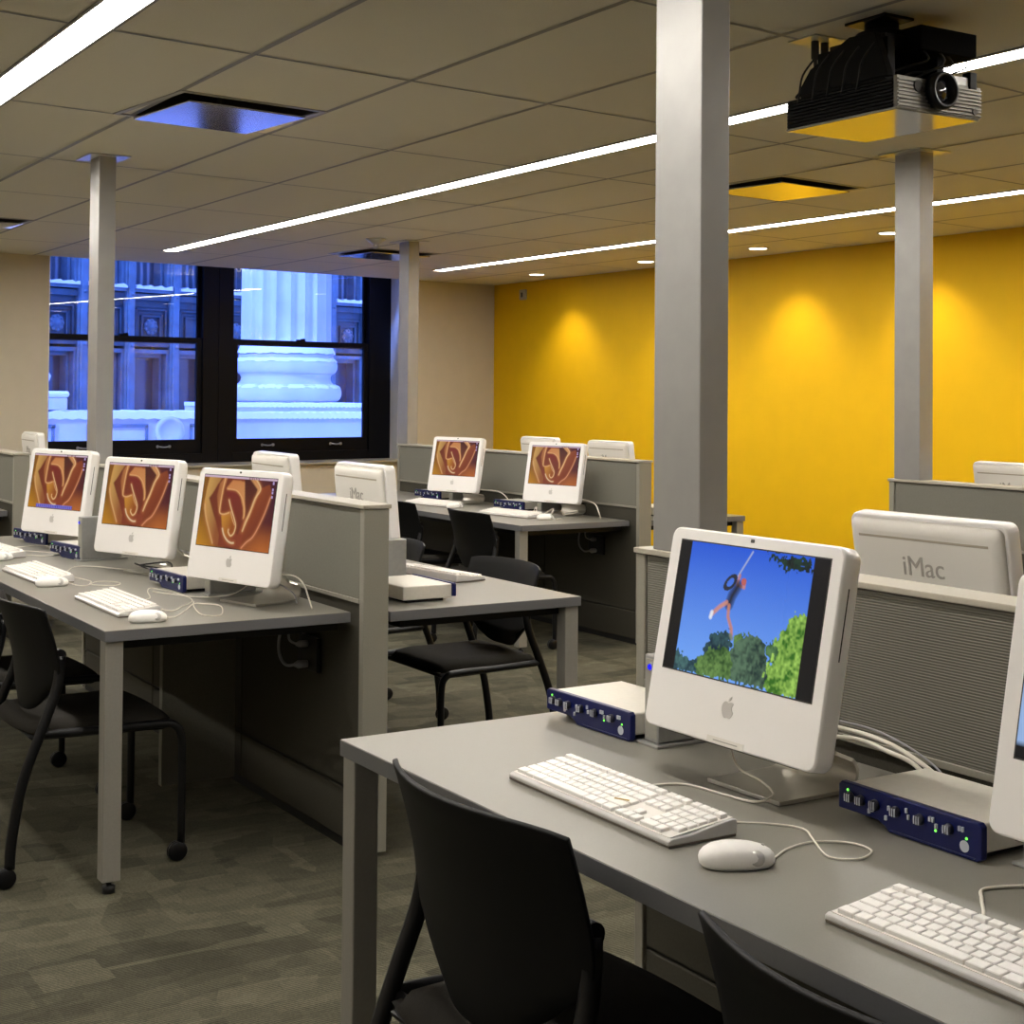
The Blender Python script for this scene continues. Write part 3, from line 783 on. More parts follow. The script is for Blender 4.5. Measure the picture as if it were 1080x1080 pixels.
def logo_mesh():
    b = MB(); pts = []
    R_ = [(0,.60),(.10,.645),(.22,.68),(.34,.66),(.42,.60),(.44,.575)]
    right = [(0,.60),(.08,.63),(.20,.67),(.32,.655),(.40,.60),(.36,.56),(.31,.50),(.285,.43),(.285,.36),(.31,.28),(.36,.22),(.43,.175),(.40,.09),(.35,.0),(.29,-.08),(.22,-.14),(.15,-.15),(.08,-.125),(0,-.11)]
    left = [(-.08,-.125),(-.15,-.15),(-.22,-.13),(-.30,-.05),(-.37,.06),(-.42,.18),(-.44,.31),(-.43,.44),(-.38,.56),(-.30,.64),(-.20,.67),(-.10,.645)]
    out = right+left; s = .033
    b.prism([(-u*s, v*s) for u, v in out], 'x', -.0008, .0003)
    leaf = [(-.01,.70),(.05,.71),(.13,.76),(.18,.84),(.20,.94),(.12,.92),(.04,.86),(0,.78)]
    b.prism([(-u*s, v*s) for u, v in leaf], 'x', -.0008, .0003)
    return b
TXT = text_mesh('iMac', .062)

def make_imac(z0, tilt, scr):
    t = thing('desktop_computer', (0, 0, 0), 0, 'white all-in-one desktop computer', 'computer')
    body = loft([(0, .0035, .016), (.002, .0012, .018), (.006, 0, .02), (.034, 0, .02), (.040, .003, .018)]).build('body', M['white'], t, loc=(0, 0, z0), rot=(0, tilt, 0))
    back = loft([(.0405, .008, .016), (.050, .012, .016), (.056, .022, .02), (.058, .034, .03)]).build('back_cover', M['whiteback'], t, loc=(0, 0, z0), rot=(0, tilt, 0))
    link('screen', scr, body)
    f = MB(); e = .0012
    a0, a1, c0, c1 = -SU1-e, -SU0+e, SV0-e, SV1+e
    f.box(-.0004, .001, a0-.001, a1+.001, c1, c1+.001).box(-.0004, .001, a0-.001, a1+.001, c0-.001, c0).box(-.0004, .001, a0-.001, a0, c0, c1).box(-.0004, .001, a1, a1+.001, c0, c1)
    f.box(-.0003, .001, a0, a1, c0, c1); f.build('screen_edge', M['slotdark'], body)
    logo_mesh().build('emblem', M['logo'], body, loc=(0, 0, .052))
    c = MB().box(-.0012, .001, -.0045, .0045, .3415, .3475); c.build('camera', M['slotdark'], body, bevel=.001)
    MB().box(.018, .0205, -.2133, -.2126, .175, .29).build('disc_slot', M['slotdark'], body)
    st_ = MB().box(-.001, .0005, -.05, .04, .002, .013).build('sticker', M['whiteback'], body)
    MB().box(-.0014, -.0009, -.036, .024, .0065, .0083).build('printed_line', M['letter'], st_)
    MB().box(.006, .034, -.17, .17, -.001, .001).build('bottom_grille', M['slotdark'], body)
    MB().box(.0535, .0585, -.175, .175, .306, .312).build('vent_slot', M['slot'], back, bevel=.001)
    tx = link('lettering', TXT, back, loc=(.0592, 0, .230), rot=(R(90), 0, R(90)))
    if not TXT.materials: TXT.materials.append(M['letter'])
    # bent aluminium stand
    zc = z0+.10
    path = [(.045, .0045), (.17, .0045), (.205, .008), (.222, .022), (.220, .045), (.19, .075), (.12, z0+.06), (.065, z0+.10)]
    P = [p for p in spline([(x, 0, z) for x, z in path], 5)]
    b = MB(); n = len(P); th = .0035; w = .09
    top, bot = [], []
    for i, p in enumerate(P):
        d = (P[min(i+1, n-1)]-P[max(i-1, 0)]).normalized(); nrm = Vector((-d.z, 0, d.x))
        ww = w-(.035 if i > n*.62 else 0)
        top += [p+nrm*th+Vector((0, -ww, 0)), p+nrm*th+Vector((0, ww, 0))]; bot += [p-nrm*th+Vector((0, -ww, 0)), p-nrm*th+Vector((0, ww, 0))]
    vs = top+bot; o = len(top); fs = []
    for i in range(n-1):
        a, c_ = 2*i, 2*i+1; e_, g_ = 2*i+2, 2*i+3
        fs += [(a, c_, g_, e_), (o+a, o+e_, o+g_, o+c_), (a, e_, o+e_, o+a), (c_, o+c_, o+g_, g_)]
    fs += [(0, o, o+1, 1), (2*n-2, 2*n-1, o+2*n-1, o+2*n-2)]
    b.add(vs, fs, False); b.build('stand', M['stand'], t, bevel=.0008)
    return t
CG = 'white all-in-one computers'
IM = [
 # x, y, deskz, z0, yaw, tilt, screen, label
 (1.611, 1.910, DT, .085, 1.06, 11.05, SCR_SKY, 'near white computer showing a person on a tyre swing under blue sky'),
 (1.612, 1.148, DT, .085, 1.0, 11.0, SCR_BLUE, 'white computer cut off by the right edge of the photo'),
 (1.640, 6.25, DT, .070, 19.8, 8.8, SCR_DOCK, 'leftmost flower screen computer, with a purple icon bar on its screen'),
 (1.672, 5.285, DT, .073, 20.2, 8.6, SCR_FLOWER, 'flower screen computer in the middle of the three on the left desk'),
 (1.700, 4.395, DT, .073, 16.0, 8.65, SCR_FLOWER, 'flower screen computer on the left desk nearest the partition end'),
 (4.68, 8.22, DR, .080, 17.5, 10.8, SCR_FLOWER, 'farther of the two flower screen computers before the yellow wall'),
 (4.76, 7.20, DR, .078, 16.0, 10.0, SCR_FLOWER, 'flower screen computer nearest the end of the rear partition'),
 (2.402, 4.746, DT, .065, 178.15, 5.5, SCR_FLOWER, 'computer seen from behind just past the end of the left partition'),
 (2.46, 5.68, DT, .068, 178, 6.0, SCR_FLOWER, 'back of a white computer just above the nearest flower screen on the left desk'),
 (2.54, 2.239, DT, .065, 182.28, 9.25, SCR_BLUE, 'largest computer back with grey lettering, over the near ribbed partition'),
 (5.42, 8.22, DR, .075, 180, 7.0, SCR_FLOWER, 'computer back half hidden behind a flower screen, against the yellow wall'),
 (5.42, 7.43, DR, .075, 181, 7.0, SCR_FLOWER, 'computer back against the yellow wall, left of the big silver column'),
 (5.40, 4.36, DR, .075, 181, 8.0, SCR_FLOWER, 'computer back over the right partition at the right edge of the photo'),
 (2.42, 9.42, DT-.012, .065, 178, 6.0, SCR_FLOWER, 'computer back cut by the left edge of the photo before the cream wall'),
]
for x, y, dz, z0, yaw, tilt, scr, lab in IM:
    t = make_imac(z0, R(tilt), scr)
    t.location = (x, y, dz); t.rotation_euler = (0, 0, R(yaw)); tag(t, lab, 'computer', CG)

# ------------------------------------------------------------------ keyboards
U_ = .0190
def key_layout():
    rows = []
    x0 = -7.5*U_-.0785+ .0
    def zx(row):  # depth centre and height of a row (row 0 is the back)
        xs_ = [.062, .0415, .0225, .0035, -.0155, -.0350]
        return xs_[row], [.0335, .0305, .0275, .0250, .0232, .0218][row]
    L = -.2155
    def add(row, start, ws, h=1.):
        u = start
        for w in ws:
            if w > 0: rows.append((row, u+w*U_/2, abs(w)*U_-.0010, h))
            u += abs(w)*U_
        return u
    nav = L+15*U_+.0075; pad = nav+3*U_+.0075
    add(0, L, [15/13.]*13, .8)
    add(0, nav, [1, 1, 1], .8); add(0, pad, [1]*4, .8)
    add(1, L, [1]*13+[2]); add(1, nav, [1]*3); add(1, pad, [1]*4)
    add(2, L, [1.5]+[1]*12+[1.5]); add(2, nav, [1]*3); add(2, pad, [1]*4)
    add(3, L, [1.75]+[1]*11+[2.25]); add(3, pad, [1]*4)
    add(4, L, [2.25]+[1]*10+[2.75]); add(4, nav, [-1, 1]); add(4, pad, [1]*4)
    add(5, L, [1.5, 1.25, 1.5, 6.5, 1.5, 1.25, 1.5]); add(5, nav, [1]*3); add(5, pad, [2, 1])
    return [(zx(r)[0], u, w, .0184*(h if r == 0 else 1), zx(r)[1]) for r, u, w, h in rows]
KEYS = key_layout()
def key_geom(b, x, u, w, d, z):
    # tapered key: base and dished top; u runs to the viewer's right (-y)
    h = .0095; tx, ty = .0012, .0009
    vs = [(x+sx*d/2, -u+sy*w/2, z-h) for sx, sy in ((-1,-1),(1,-1),(1,1),(-1,1))]+[(x+sx*(d/2-tx), -u+sy*(w/2-ty), z) for sx, sy in ((-1,-1),(1,-1),(1,1),(-1,1))]
    b.add(vs, [(3,2,1,0),(4,5,6,7),(0,1,5,4),(1,2,6,5),(2,3,7,6),(3,0,4,7)])
def tray(t):
    b = MB()
    pr2 = [(-.052, .004), (.078, .004), (.078, .026), (.070, .0275), (.03, .022), (-.01, .0155), (-.046, .0135), (-.052, .010)]
    b.prism(pr2, 'y', -.228, .228); b.build('clear_tray', M['acrylic'], t, bevel=.002)
    b = MB(); b.prism([(-.0515, .0008), (.077, .0008), (.077, .0045), (-.0515, .0045)], 'y', -.2275, .2275); b.build('underside', M['traydark'], t, bevel=.001)
    b = MB(); b.prism([(-.046, .0138), (.074, .0262), (.074, .0282), (-.046, .0146)], 'y', -.222, .222); b.build('key_bed', M['whiteback'], t)
def make_keyboard(detail):
    t = thing('keyboard', (0, 0, 0), 0, 'white keyboard', 'keyboard'); tray(t)
    order = sorted(KEYS, key=lambda k: k[0]*1.0-k[1]*.2)
    if detail:
        cache = {}
        for k in order[:99]:
            x, u, w, d, z = k; kk = (round(w, 4), round(d, 4))
            if kk not in cache:
                b = MB(); key_geom(b, 0, 0, w, d, 0)
                o = b.build('key', M['key'], t, bevel=.0011, seg=1); cache[kk] = o
            else:
                o = cache[kk].copy(); COL.objects.link(o); o.parent = t
            o.location = (x, -u, z)
            o.rotation_euler = (0, R(-6), 0)
        b = MB()
        for x, u, w, d, z in order[99:]: key_geom(b, x, u, w, d, z)
        o = b.build('far_keys', M['key'], t, bevel=.0011, seg=1); o['kind'] = 'stuff'
    else:
        b = MB()
        for x, u, w, d, z in order: key_geom(b, x, u, w, d, z)
        b.build('keys', M['key'], t)
    return t
KG = 'white keyboards'
kd = make_keyboard(True)
kd.location = (1.417, 1.962, DT); kd.rotation_euler = (0, 0, R(-.8)); tag(kd, 'white keyboard in front of the blue sky computer, a small yellow mark on it', 'keyboard', KG)
b = MB(); b.box(-.0016, .0016, -.014, .012, 0, .0012); b.build('yellow_mark', M['mark'], kd, loc=(-.012, -.052, .0262), rot=(0, 0, R(28)))
k2 = copy_tree(kd)
for c in list(k2.children):
    if c.name.startswith('yellow_mark'): bpy.data.objects.remove(c)
k2.location = (1.400, 1.168, DT); k2.rotation_euler = (0, 0, R(.3)); k2['label'] = 'white keyboard at the lower right corner of the photo'
ks = make_keyboard(False); ks['group'] = KG
KB = [(1.383, 4.535, DT, 0, 'white keyboard nearest the corner of the left desk'),
      (1.362, 5.40, DT, 1.5, 'white keyboard second from the corner of the left desk'),
      (1.40, 6.25, DT, 3, 'white keyboard cut off by the left edge of the photo'),
      (2.655, 4.765, DT, 187, 'white keyboard seen edge-on behind the small drive on the middle desk'),
      (2.65, 5.72, DT, 182, 'white keyboard hidden behind the left partition, farther seat'),
      (4.54, 8.22, DR, 8, 'white keyboard below the farther flower screen near the yellow wall'),
      (4.55, 7.31, DR, 8, 'white keyboard below the nearer flower screen near the yellow wall')]
for i, (x, y, z, a, lab) in enumerate(KB): place(ks, i == 0, (x, y, z), R(a), lab, KG)

# ------------------------------------------------------------------ mice
def make_mouse():
    t = thing('mouse', (0, 0, 0), 0, 'white mouse', 'mouse')
    b = MB(); rings = []; n = 20; sec = [(.0, .0), (.35, .22), (.6, .5), (.8, .72), (.93, .88), (1., 1.)]
    L2, W2_, H = .056, .0305, .032
    rr = [(0, 1.0), (.02, .98), (.18, .9), (.4, .72), (.62, .5), (.8, .3), (.93, .12), (1., .0)]
    prof = [(.90, .001), (.985, .006), (1., .012), (.97, .018), (.88, .024), (.72, .029), (.5, .0325), (.25, .034), (.02, .0345)]
    vs = []
    for s_, z in prof:
        for k in range(n):
            a = 2*math.pi*k/n; cx_ = math.copysign(abs(math.cos(a))**.8, math.cos(a)); sy_ = math.copysign(abs(math.sin(a))**.9, math.sin(a))
            vs.append((L2*s_*cx_, W2_*s_*sy_, z*(1-.14*cx_*s_*.6)))
    b.add(vs, [(i*n+k, i*n+(k+1) % n, (i+1)*n+(k+1) % n, (i+1)*n+k) for i in range(len(prof)-1) for k in range(n)], True)
    b.add(vs[:n], [tuple(range(n))]); b.add(vs[-n:], [tuple(range(n))])
    b.build('mouse_shell', M['key'], t)
    MB().lathe([(.011, -.0005), (.011, .0008), (.001, .0012)], (0, 0, 0), 'z', 14).build('side_button', M['logo'], t, loc=(.022, -.0265, .017), rot=(R(70), 0, 0))
    MB().lathe([(.0025, 0), (.003, .001), (.001, .003)], (.038, 0, .0272), 'z', 8).build('scroll_ball', M['logo'], t)
    return t
m0 = make_mouse(); MG = 'white mice'
MS = [(1.400, 1.627, DT, -24, 'white mouse nearest the camera beside the near keyboard'),
      (1.388, 4.205, DT, -6, 'white mouse nearest the corner of the left desk'),
      (1.354, 5.12, DT, -2, 'white mouse second from the corner of the left desk'),
      (1.375, 5.99, DT, 0, 'white mouse cut off by the left edge of the photo'),
      (4.555, 7.95, DR, 2, 'white mouse below the farther flower screen near the yellow wall'),
      (4.60, 7.00, DR, 5, 'white mouse below the nearer flower screen near the yellow wall')]
for i, (x, y, z, a, lab) in enumerate(MS): place(m0, i == 0, (x, y, z), R(a), lab, MG)

# ------------------------------------------------------------------ audio interfaces
def make_box(detail=True):
    t = thing('audio_interface', (0, 0, 0), 0, 'audio interface', 'audio interface')
    MB().box(.006, .185, -.136, .136, .010, .054).build('case', M['boxbody'], t, bevel=.004)
    MB().box(.03, .16, -.12, .12, .0, .011).build('underside', M['black'], t)
    f = MB(); W = .143
    pts = [(-W, .003), (.02, .003), (.035, .0065), (W*.62, .0135), (W, .0135), (W, .056), (-W, .056)]
    # u runs to the viewer's right
    f.prism([(-u, z) for u, z in [(-W, .014), (-.06, .014), (-.045, .008), (-.035, .0005), (W-.008, .0005), (W, .006), (W, .052), (W-.006, .057), (-W+.006, .057), (-W, .052)]], 'x', -.006, .007)
    fp = f.build('faceplate', M['blueface'], t, bevel=.002)
    MB().prism([(-u, z) for u, z in [(-.035, .003), (W-.014, .003), (W-.01, .006), (-.03, .006)]], 'x', -.0085, -.005).build('lower_lip', M['blueface'], fp, bevel=.001)
    if detail:
        for u in (-.116, -.093, -.063, -.02, .028, .084):
            k = MB().lathe([(.0085, 0), (.0075, -.009), (.001, -.0095)], (-.006, -u, .036), 'x', 16).build('knob', M['knob'], fp)
            b = MB()
            for dd in (-.0045, .0, .0045): b.box(-.0158, -.0145, -u+dd-.0009, -u+dd+.0009, .030, .042)
            b.build('knob_mark', M['knobline'], k)
        for u, z in ((-.034, .038), (-.04, .022), (-.068, .028), (-.075, .024), (.002, .043), (.006, .034), (.048, .042), (.054, .042), (.06, .034), (.104, .042), (.110, .042)):
            MB().box(-.0095, -.006, -u-.0018, -u+.0018, z-.0035, z+.0035).build('button', M['knobline'], fp)
        for u, z in ((-.122, .046), (.058, .027), (.116, .030)):
            MB().lathe([(.0022, 0), (.0018, -.0015)], (-.006, -u, z), 'x', 8).build('indicator_light', M['green'], fp)
        MB().lathe([(.0085, 0), (.0085, -.0008)], (-.006, -.112, .018), 'x', 20).build('round_badge', M['knobline'], fp)
    b = MB()
    for u in (-.09, -.06, -.03, .01, .04, .07): b.lathe([(.006, 0), (.005, .004)], (.175, u, .03), 'x', 8)
    b.build('rear_sockets', M['slotdark'], t)
    return t
a0 = make_box(); AG = 'silver audio interfaces with blue fronts'
AB = [(1.715, 2.443, DT, 1, 'blue fronted box with knobs at the left of the tyre swing screen'),
      (1.712, 1.594, DT, 0, 'blue fronted box with green lights between the two near screens'),
      (1.676, 4.875, DT, 4, 'blue fronted box left of the nearest flower screen on the left desk'),
      (1.630, 5.96, DT, 8, 'blue fronted box half hidden behind an upright drive on the left desk'),
      (1.650, 6.60, DT, 14, 'blue fronted box below the leftmost flower screen'),
      (2.385, 4.300, DT, 180, 'white box with a dark front edge on the middle desk behind the partition end'),
      (4.80, 8.74, DR, 8, 'blue fronted box left of the farther flower screen near the yellow wall'),
      (4.79, 7.69, DR, 8, 'blue fronted box between the two far flower screens'),
      (5.46, 6.98, DR, 180, 'pale box seen between the rear partition end and the big column')]
for i, (x, y, z, a, lab) in enumerate(AB): place(a0, i == 0, (x, y, z), R(a), lab, AG)

# ------------------------------------------------------------------ external drives standing upright
def make_drive():
    t = thing('external_drive', (0, 0, 0), 0, 'external drive', 'external drive')
    MB().box(-.01, .185, -.033, .033, 0, .006).build('foot_plate', M['drive'], t, bevel=.002)
    MB().box(.0, .165, -.0215, .0215, .007, .172).build('case', M['drive'], t, bevel=.003)
    b = MB(); b.box(-.001, .002, -.017, .017, .014, .05).box(-.001, .002, -.017, .017, .056, .165); b.build('front_plate', M['driveback'], t, bevel=.001)
    MB().lathe([(.009, 0), (.008, -.003)], (-.001, 0, .15), 'x', 16).build('light_ring', M['cablegrey'], t)
    MB().lathe([(.0065, 0), (.005, -.003)], (-.003, 0, .15), 'x', 16).build('power_light', M['blueled'], t)
    return t
d0 = make_drive(); DG = 'silver drives standing on edge'
DRV = [(1.732, 2.262, DT, 0, 'silver drive with a blue light standing left of the tyre swing screen'),
       (1.752, 1.395, DT, 0, 'silver drive behind the computer cut off by the right edge'),
       (1.645, 5.82, DT, 6, 'tall silver drive standing left of the middle flower screen on the left desk'),
       (1.735, 4.655, DT, 3, 'silver drive under the nearest flower screen on the left desk'),
       (2.372, 4.487, DT, 180, 'silver drive standing on edge beside the white box on the middle desk'),
       (4.84, 8.50, DR, 5, 'dark silver drive under the farther flower screen'),
       (4.86, 7.46, DR, 5, 'dark silver drive under the nearer flower screen near the yellow wall')]
for i, (x, y, z, a, lab) in enumerate(DRV): place(d0, i == 0, (x, y, z), R(a), lab, DG)

# ------------------------------------------------------------------ cables
def cable(pts, r, m, label, cat='cable', n=6):
    b = MB(); b.tube(spline(pts, n), r, 8)
    return tag(b.build('cable', M[m], None), label, cat, 'computer cables')
z = DT+.0026
cable([(1.444,1.607,DT+.008),(1.47,1.622,z),(1.513,1.643,z),(1.569,1.648,z),(1.612,1.615,z),(1.611,1.572,z),(1.565,1.554,z),(1.536,1.585,z),(1.566,1.648,z+.005),(1.600,1.705,z),(1.575,1.75,z),(1.50,1.765,DT+.012)], .0017, 'cable', 'white mouse cable looping beside the near keyboard')
cable([(1.488,2.02,DT+.015),(1.54,2.03,z),(1.604,2.005,z),(1.621,1.926,z),(1.630,1.855,z+.002),(1.655,1.838,z+.010),(1.685,1.872,z+.010),(1.712,1.935,z+.010),(1.722,1.995,z+.014),(1.705,1.995,DT+.05),(1.69,1.97,DT+.10)], .0020, 'cable', 'white cable curling over the foot of the tyre swing computer')
cable([(1.477,1.295,DT+.015),(1.53,1.30,z),(1.582,1.345,z),(1.62,1.372,z),(1.681,1.350,z),(1.76,1.30,z)], .0026, 'cable', 'white cable above the lower right keyboard')
cable([(1.445,4.20,DT+.008),(1.49,4.25,z),(1.554,4.351,z),(1.623,4.47,z),(1.65,4.453,z),(1.679,4.40,z),(1.652,4.298,z),(1.605,4.202,z),(1.566,4.243,z),(1.59,4.377,z+.004),(1.64,4.52,z)], .0018, 'cable', 'white mouse cable with a loop on the left desk corner')
cable([(1.458,4.40,DT+.012),(1.51,4.36,z),(1.573,4.433,z),(1.644,4.542,z),(1.66,4.7,z),(1.628,4.885,z),(1.589,4.82,z),(1.54,4.65,z),(1.458,4.55,DT+.012)], .0018, 'cable', 'white keyboard cable looping behind the corner keyboard of the left desk')
cable([(1.60,4.80,z),(1.645,4.69,z),(1.70,4.60,z),(1.78,4.55,z+.01),(1.82,4.50,DT+.05)], .0018, 'cable', 'white cable running under the nearest flower screen')
cable([(1.437,5.42,DT+.012),(1.50,5.48,z),(1.565,5.61,z),(1.63,5.60,z),(1.70,5.47,z),(1.76,5.38,z)], .0018, 'cable', 'white keyboard cable in front of the upright drive')
cable([(1.411,5.12,DT+.008),(1.43,5.08,z),(1.456,5.062,z),(1.515,5.146,z),(1.566,5.118,z),(1.571,5.057,z),(1.536,5.018,z),(1.476,5.079,z),(1.50,5.17,z),(1.48,5.32,z),(1.44,5.38,DT+.01)], .0018, 'cable', 'white mouse cable with a thin loop, middle of the left desk')
cable([(1.475,6.33,DT+.012),(1.56,6.43,z),(1.645,6.46,z),(1.69,6.40,z),(1.74,6.30,z)], .0018, 'cable', 'white keyboard cable at the far left of the left desk')
cable([(1.432,5.99,DT+.008),(1.47,6.086,z),(1.521,6.098,z),(1.568,6.034,z),(1.63,6.06,z),(1.62,6.14,z),(1.56,6.25,z),(1.50,6.33,z)], .0018, 'cable', 'white mouse cable at the far left of the left desk')
cable([(1.70,2.02,DT+.11),(1.86,2.0,DT+.085),(1.94,1.94,DT+.068),(1.945,1.86,DT+.062),(1.94,1.79,DT+.048),(1.94,1.74,DT+.028),(1.93,1.70,z)], .0042, 'cable', 'thick white cable arching behind the blue fronted box, upper one')
cable([(1.70,1.98,DT+.09),(1.85,1.98,DT+.065),(1.93,1.92,DT+.058),(1.93,1.848,DT+.052),(1.93,1.79,DT+.044),(1.93,1.745,DT+.02),(1.92,1.70,z)], .0042, 'cable', 'thick white cable arching behind the blue fronted box, lower one')
cable([(1.70,2.05,DT+.12),(1.88,2.02,DT+.09),(1.95,1.93,DT+.078),(1.955,1.84,DT+.066),(1.955,1.76,DT+.04),(1.95,1.71,z)], .0020, 'cablegrey', 'thin grey cable arching along the ribbed partition')
cable([(1.79,4.42,DT+.10),(1.86,4.40,DT+.09),(1.90,4.335,DT+.088),(1.905,4.27,DT+.07),(1.90,4.22,DT+.035),(1.90,4.19,z)], .0026, 'cable', 'white cable dropping beside the nearest flower screen on the left desk')
cable([(1.79,4.44,DT+.07),(1.88,4.42,DT+.055),(1.91,4.36,DT+.03),(1.91,4.33,z)], .0026, 'cablegrey', 'grey cable behind the nearest flower screen on the left desk')
cable([(1.80,5.38,DT+.09),(1.90,5.30,DT+.07),(1.93,5.10,DT+.03),(1.93,4.9,z),(1.92,4.6,z),(1.92,4.4,z)], .003, 'cablegrey', 'grey cable along the left partition behind the middle flower screen')
cable([(1.78,5.35,z),(1.75,5.45,z+.02),(1.72,5.30,z+.03),(1.80,5.22,z+.02),(1.84,5.35,z+.03),(1.78,5.48,z+.01)], .003, 'cabledark', 'tangled black cable under the middle flower screen of the left desk')
cable([(1.80,6.2,DT+.12),(1.88,6.0,DT+.12),(1.90,5.9,DT+.07),(1.88,5.85,z)], .003, 'cabledark', 'black cable looping behind the leftmost flower screen')
z2 = DR+.0026
cable([(4.84,7.15,DR+.10),(4.90,7.06,DR+.10),(4.92,6.97,DR+.08),(4.90,6.90,DR+.04),(4.90,6.88,z2)], .0035, 'cable', 'white cable dropping right of the nearer far flower screen')
cable([(4.80,8.1,DR+.1),(4.90,8.0,DR+.09),(4.92,7.92,DR+.05),(4.90,7.85,z2)], .0035, 'cable', 'white cable dropping right of the farther flower screen')
cable([(4.64,7.20,z2),(4.70,7.25,DR+.05),(4.66,7.16,z2),(4.72,7.10,DR+.05),(4.66,7.04,z2),(4.70,6.98,z2),(4.64,6.95,z2)], .003, 'cable', 'white cable zigzagging under the nearer far flower screen')
cable([(4.78,7.08,z2+.01),(4.74,7.02,DR+.03),(4.78,6.96,DR+.045),(4.83,7.02,DR+.03),(4.79,7.09,z2+.01),(4.75,7.02,DR+.02)], .003, 'cable', 'coiled white cable at the foot of the nearer far flower screen')
cable([(2.70,4.72,DT+.02),(2.60,4.70,z),(2.52,4.62,z),(2.46,4.66,z)], .002, 'cable', 'white cable behind the edge-on keyboard on the middle desk')

# power outlets with plugs under the desks
def outlet(x, y, z_, label, s=1.):
    t = thing('power_outlet', (x, y, z_), 0, label, 'power outlet', 'power outlets under the desks')
    MB().box(-.014, 0, -.075*s, .075*s, -.055, .055).build('cover_plate', M['blackgloss'], t, bevel=.003)
    b = MB(); b.lathe([(.012, 0), (.014, -.03), (.006, -.045)], (-.014, .0, -.035), 'x', 12); b.build('plug', M['cablegrey'], t)
    b = MB(); b.lathe([(.011, 0), (.012, -.025), (.005, -.04)], (-.014, .0, .03), 'x', 12); b.build('plug', M['cablegrey'], t)
    MB().tube(spline([(-.055, 0, -.035), (-.075, .03, -.038), (-.08, .07, -.01), (-.075, .085, .04), (-.06, .08, .11)], 6), .005).build('cord', M['cablegrey'], t)
    MB().tube(spline([(-.05, 0, .03), (-.065, .03, .045), (-.06, .04, .11)], 6), .004).build('cord', M['cablegrey'], t)
outlet(1.993, 4.40, .565, 'black outlet with grey plugs below the left desk, on the partition')
outlet(5.0, 7.05, .53, 'black outlet with a hanging grey cord below the far desk near the yellow wall')
outlet(1.993, 1.9, .565, 'outlet hidden below the near desk')

# ------------------------------------------------------------------ chairs
def make_chair():
    t = thing('office_chair', (0, 0, 0), 0, 'black chair', 'chair')
    # facing +x; back shell
    nu, nv = 17, 13; vs = []
    for j in range(nv):
        v = j/(nv-1)
        for i in range(nu):
            u = -1+2*i/(nu-1)
            wid = .250-.10*max(0, 1-v/.38)**2.2
            zt = .465+.335*v
            # rounded lower corners, gently bowed top edge
            zt += (.07*(abs(u)**3.5))*(1-v)**2 - .010*abs(u)**6*v
            xx = -.165-.020*v-.052*max(0, (v-.35)/.65)**1.5+.068*u*u*(.55+.45*v)
            vs.append((xx, u*wid, zt))
    fs = [(j*nu+i, j*nu+i+1, (j+1)*nu+i+1, (j+1)*nu+i) for j in range(nv-1) for i in range(nu-1)]
    b = MB(); b.add(vs, fs, True)
    sh = b.build('backrest', M['shell'], t); md = sh.modifiers.new('thick', 'SOLIDIFY'); md.thickness = .009; md.offset = 0
    bv = sh.modifiers.new('round', 'BEVEL'); bv.width = .003; bv.segments = 2; bv.limit_method = 'ANGLE'
    # seat
    nu, nv = 15, 15; top = []; bot = []
    for j in range(nv):
        v = -1+2*j/(nv-1)
        for i in range(nu):
            u = -1+2*i/(nu-1)
            # squircle mapping
            x = .235*v*math.sqrt(max(0, 1-.22*u*u)); y = .235*u*math.sqrt(max(0, 1-.22*v*v))
            e = max(abs(u), abs(v)); zz = .462-.030*max(0, (e-.7)/.3)**2-.012*math.cos(u*1.3)*math.cos(v*1.3)-.03*max(0, v-.6)
            top.append((x+.015, y, zz)); bot.append((x*.96+.015, y*.96, .42-.012*max(0, v-.5)))
    b = MB(); o = len(top); fs = []
    for j in range(nv-1):
        for i in range(nu-1):
            a = j*nu+i; fs.append((a, a+1, a+nu+1, a+nu)); fs.append((o+a, o+a+nu, o+a+nu+1, o+a+1))
    ring = [i for i in range(nu)]+[j*nu+nu-1 for j in range(1, nv)]+[(nv-1)*nu+i for i in range(nu-2, -1, -1)]+[j*nu for j in range(nv-2, 0, -1)]
    for k in range(len(ring)): a, c = ring[k], ring[(k+1) % len(ring)]; fs.append((a, o+a, o+c, c))
    b.add(top+bot, fs, True); b.build('seat', M['seatcloth'], t)
    MB().prism([(-.19, .405), (.20, .395), (.235, .405), (.235, .42), (-.2, .42)], 'y', -.21, .21).build('seat_pan', M['black'], t, bevel=.008)
    for s in (-1, 1):
        y = s*.245
        f = MB(); f.tube(spline([(.245, y, .055), (.245, y, .25), (.243, y, .37), (.225, y, .41), (.18, y, .422), (0, y, .424), (-.17, y, .43)], 4), .0125, 8)
        f.build('front_leg', M['frameblack'], t)
        f = MB(); f.tube(spline([(-.255, y, .055), (-.25, y, .14), (-.222, y, .30), (-.168, y, .45), (-.128, y*.97, .56), (-.116, y*.94, .65)], 4), .0155, 8)
        f.lathe([(.017, -.012), (.017, .012)], (-.120, y*.94, .655), 'y', 14)
        f.build('rear_leg', M['frameblack'], t)
        for x in (.245, -.255):
            c = MB(); c.lathe([(.001, -.013), (.026, -.013), (.030, -.009), (.030, -.002), (.026, 0), (.030, .002), (.030, .009), (.026, .013), (.001, .013)], (x-.012, y, .030), 'y', 18)
            c.tube([(x, y, .035), (x, y, .065)], .008).box(x-.03, x+.008, y-.005, y+.005, .03, .055)
            c.build('caster', M['blackgloss'], t)
    MB().tube([(-.165, -.235, .425), (-.165, .235, .425)], .009).build('crossbar', M['frameblack'], t)
    return t
c0 = make_chair(); HG = 'black chairs'
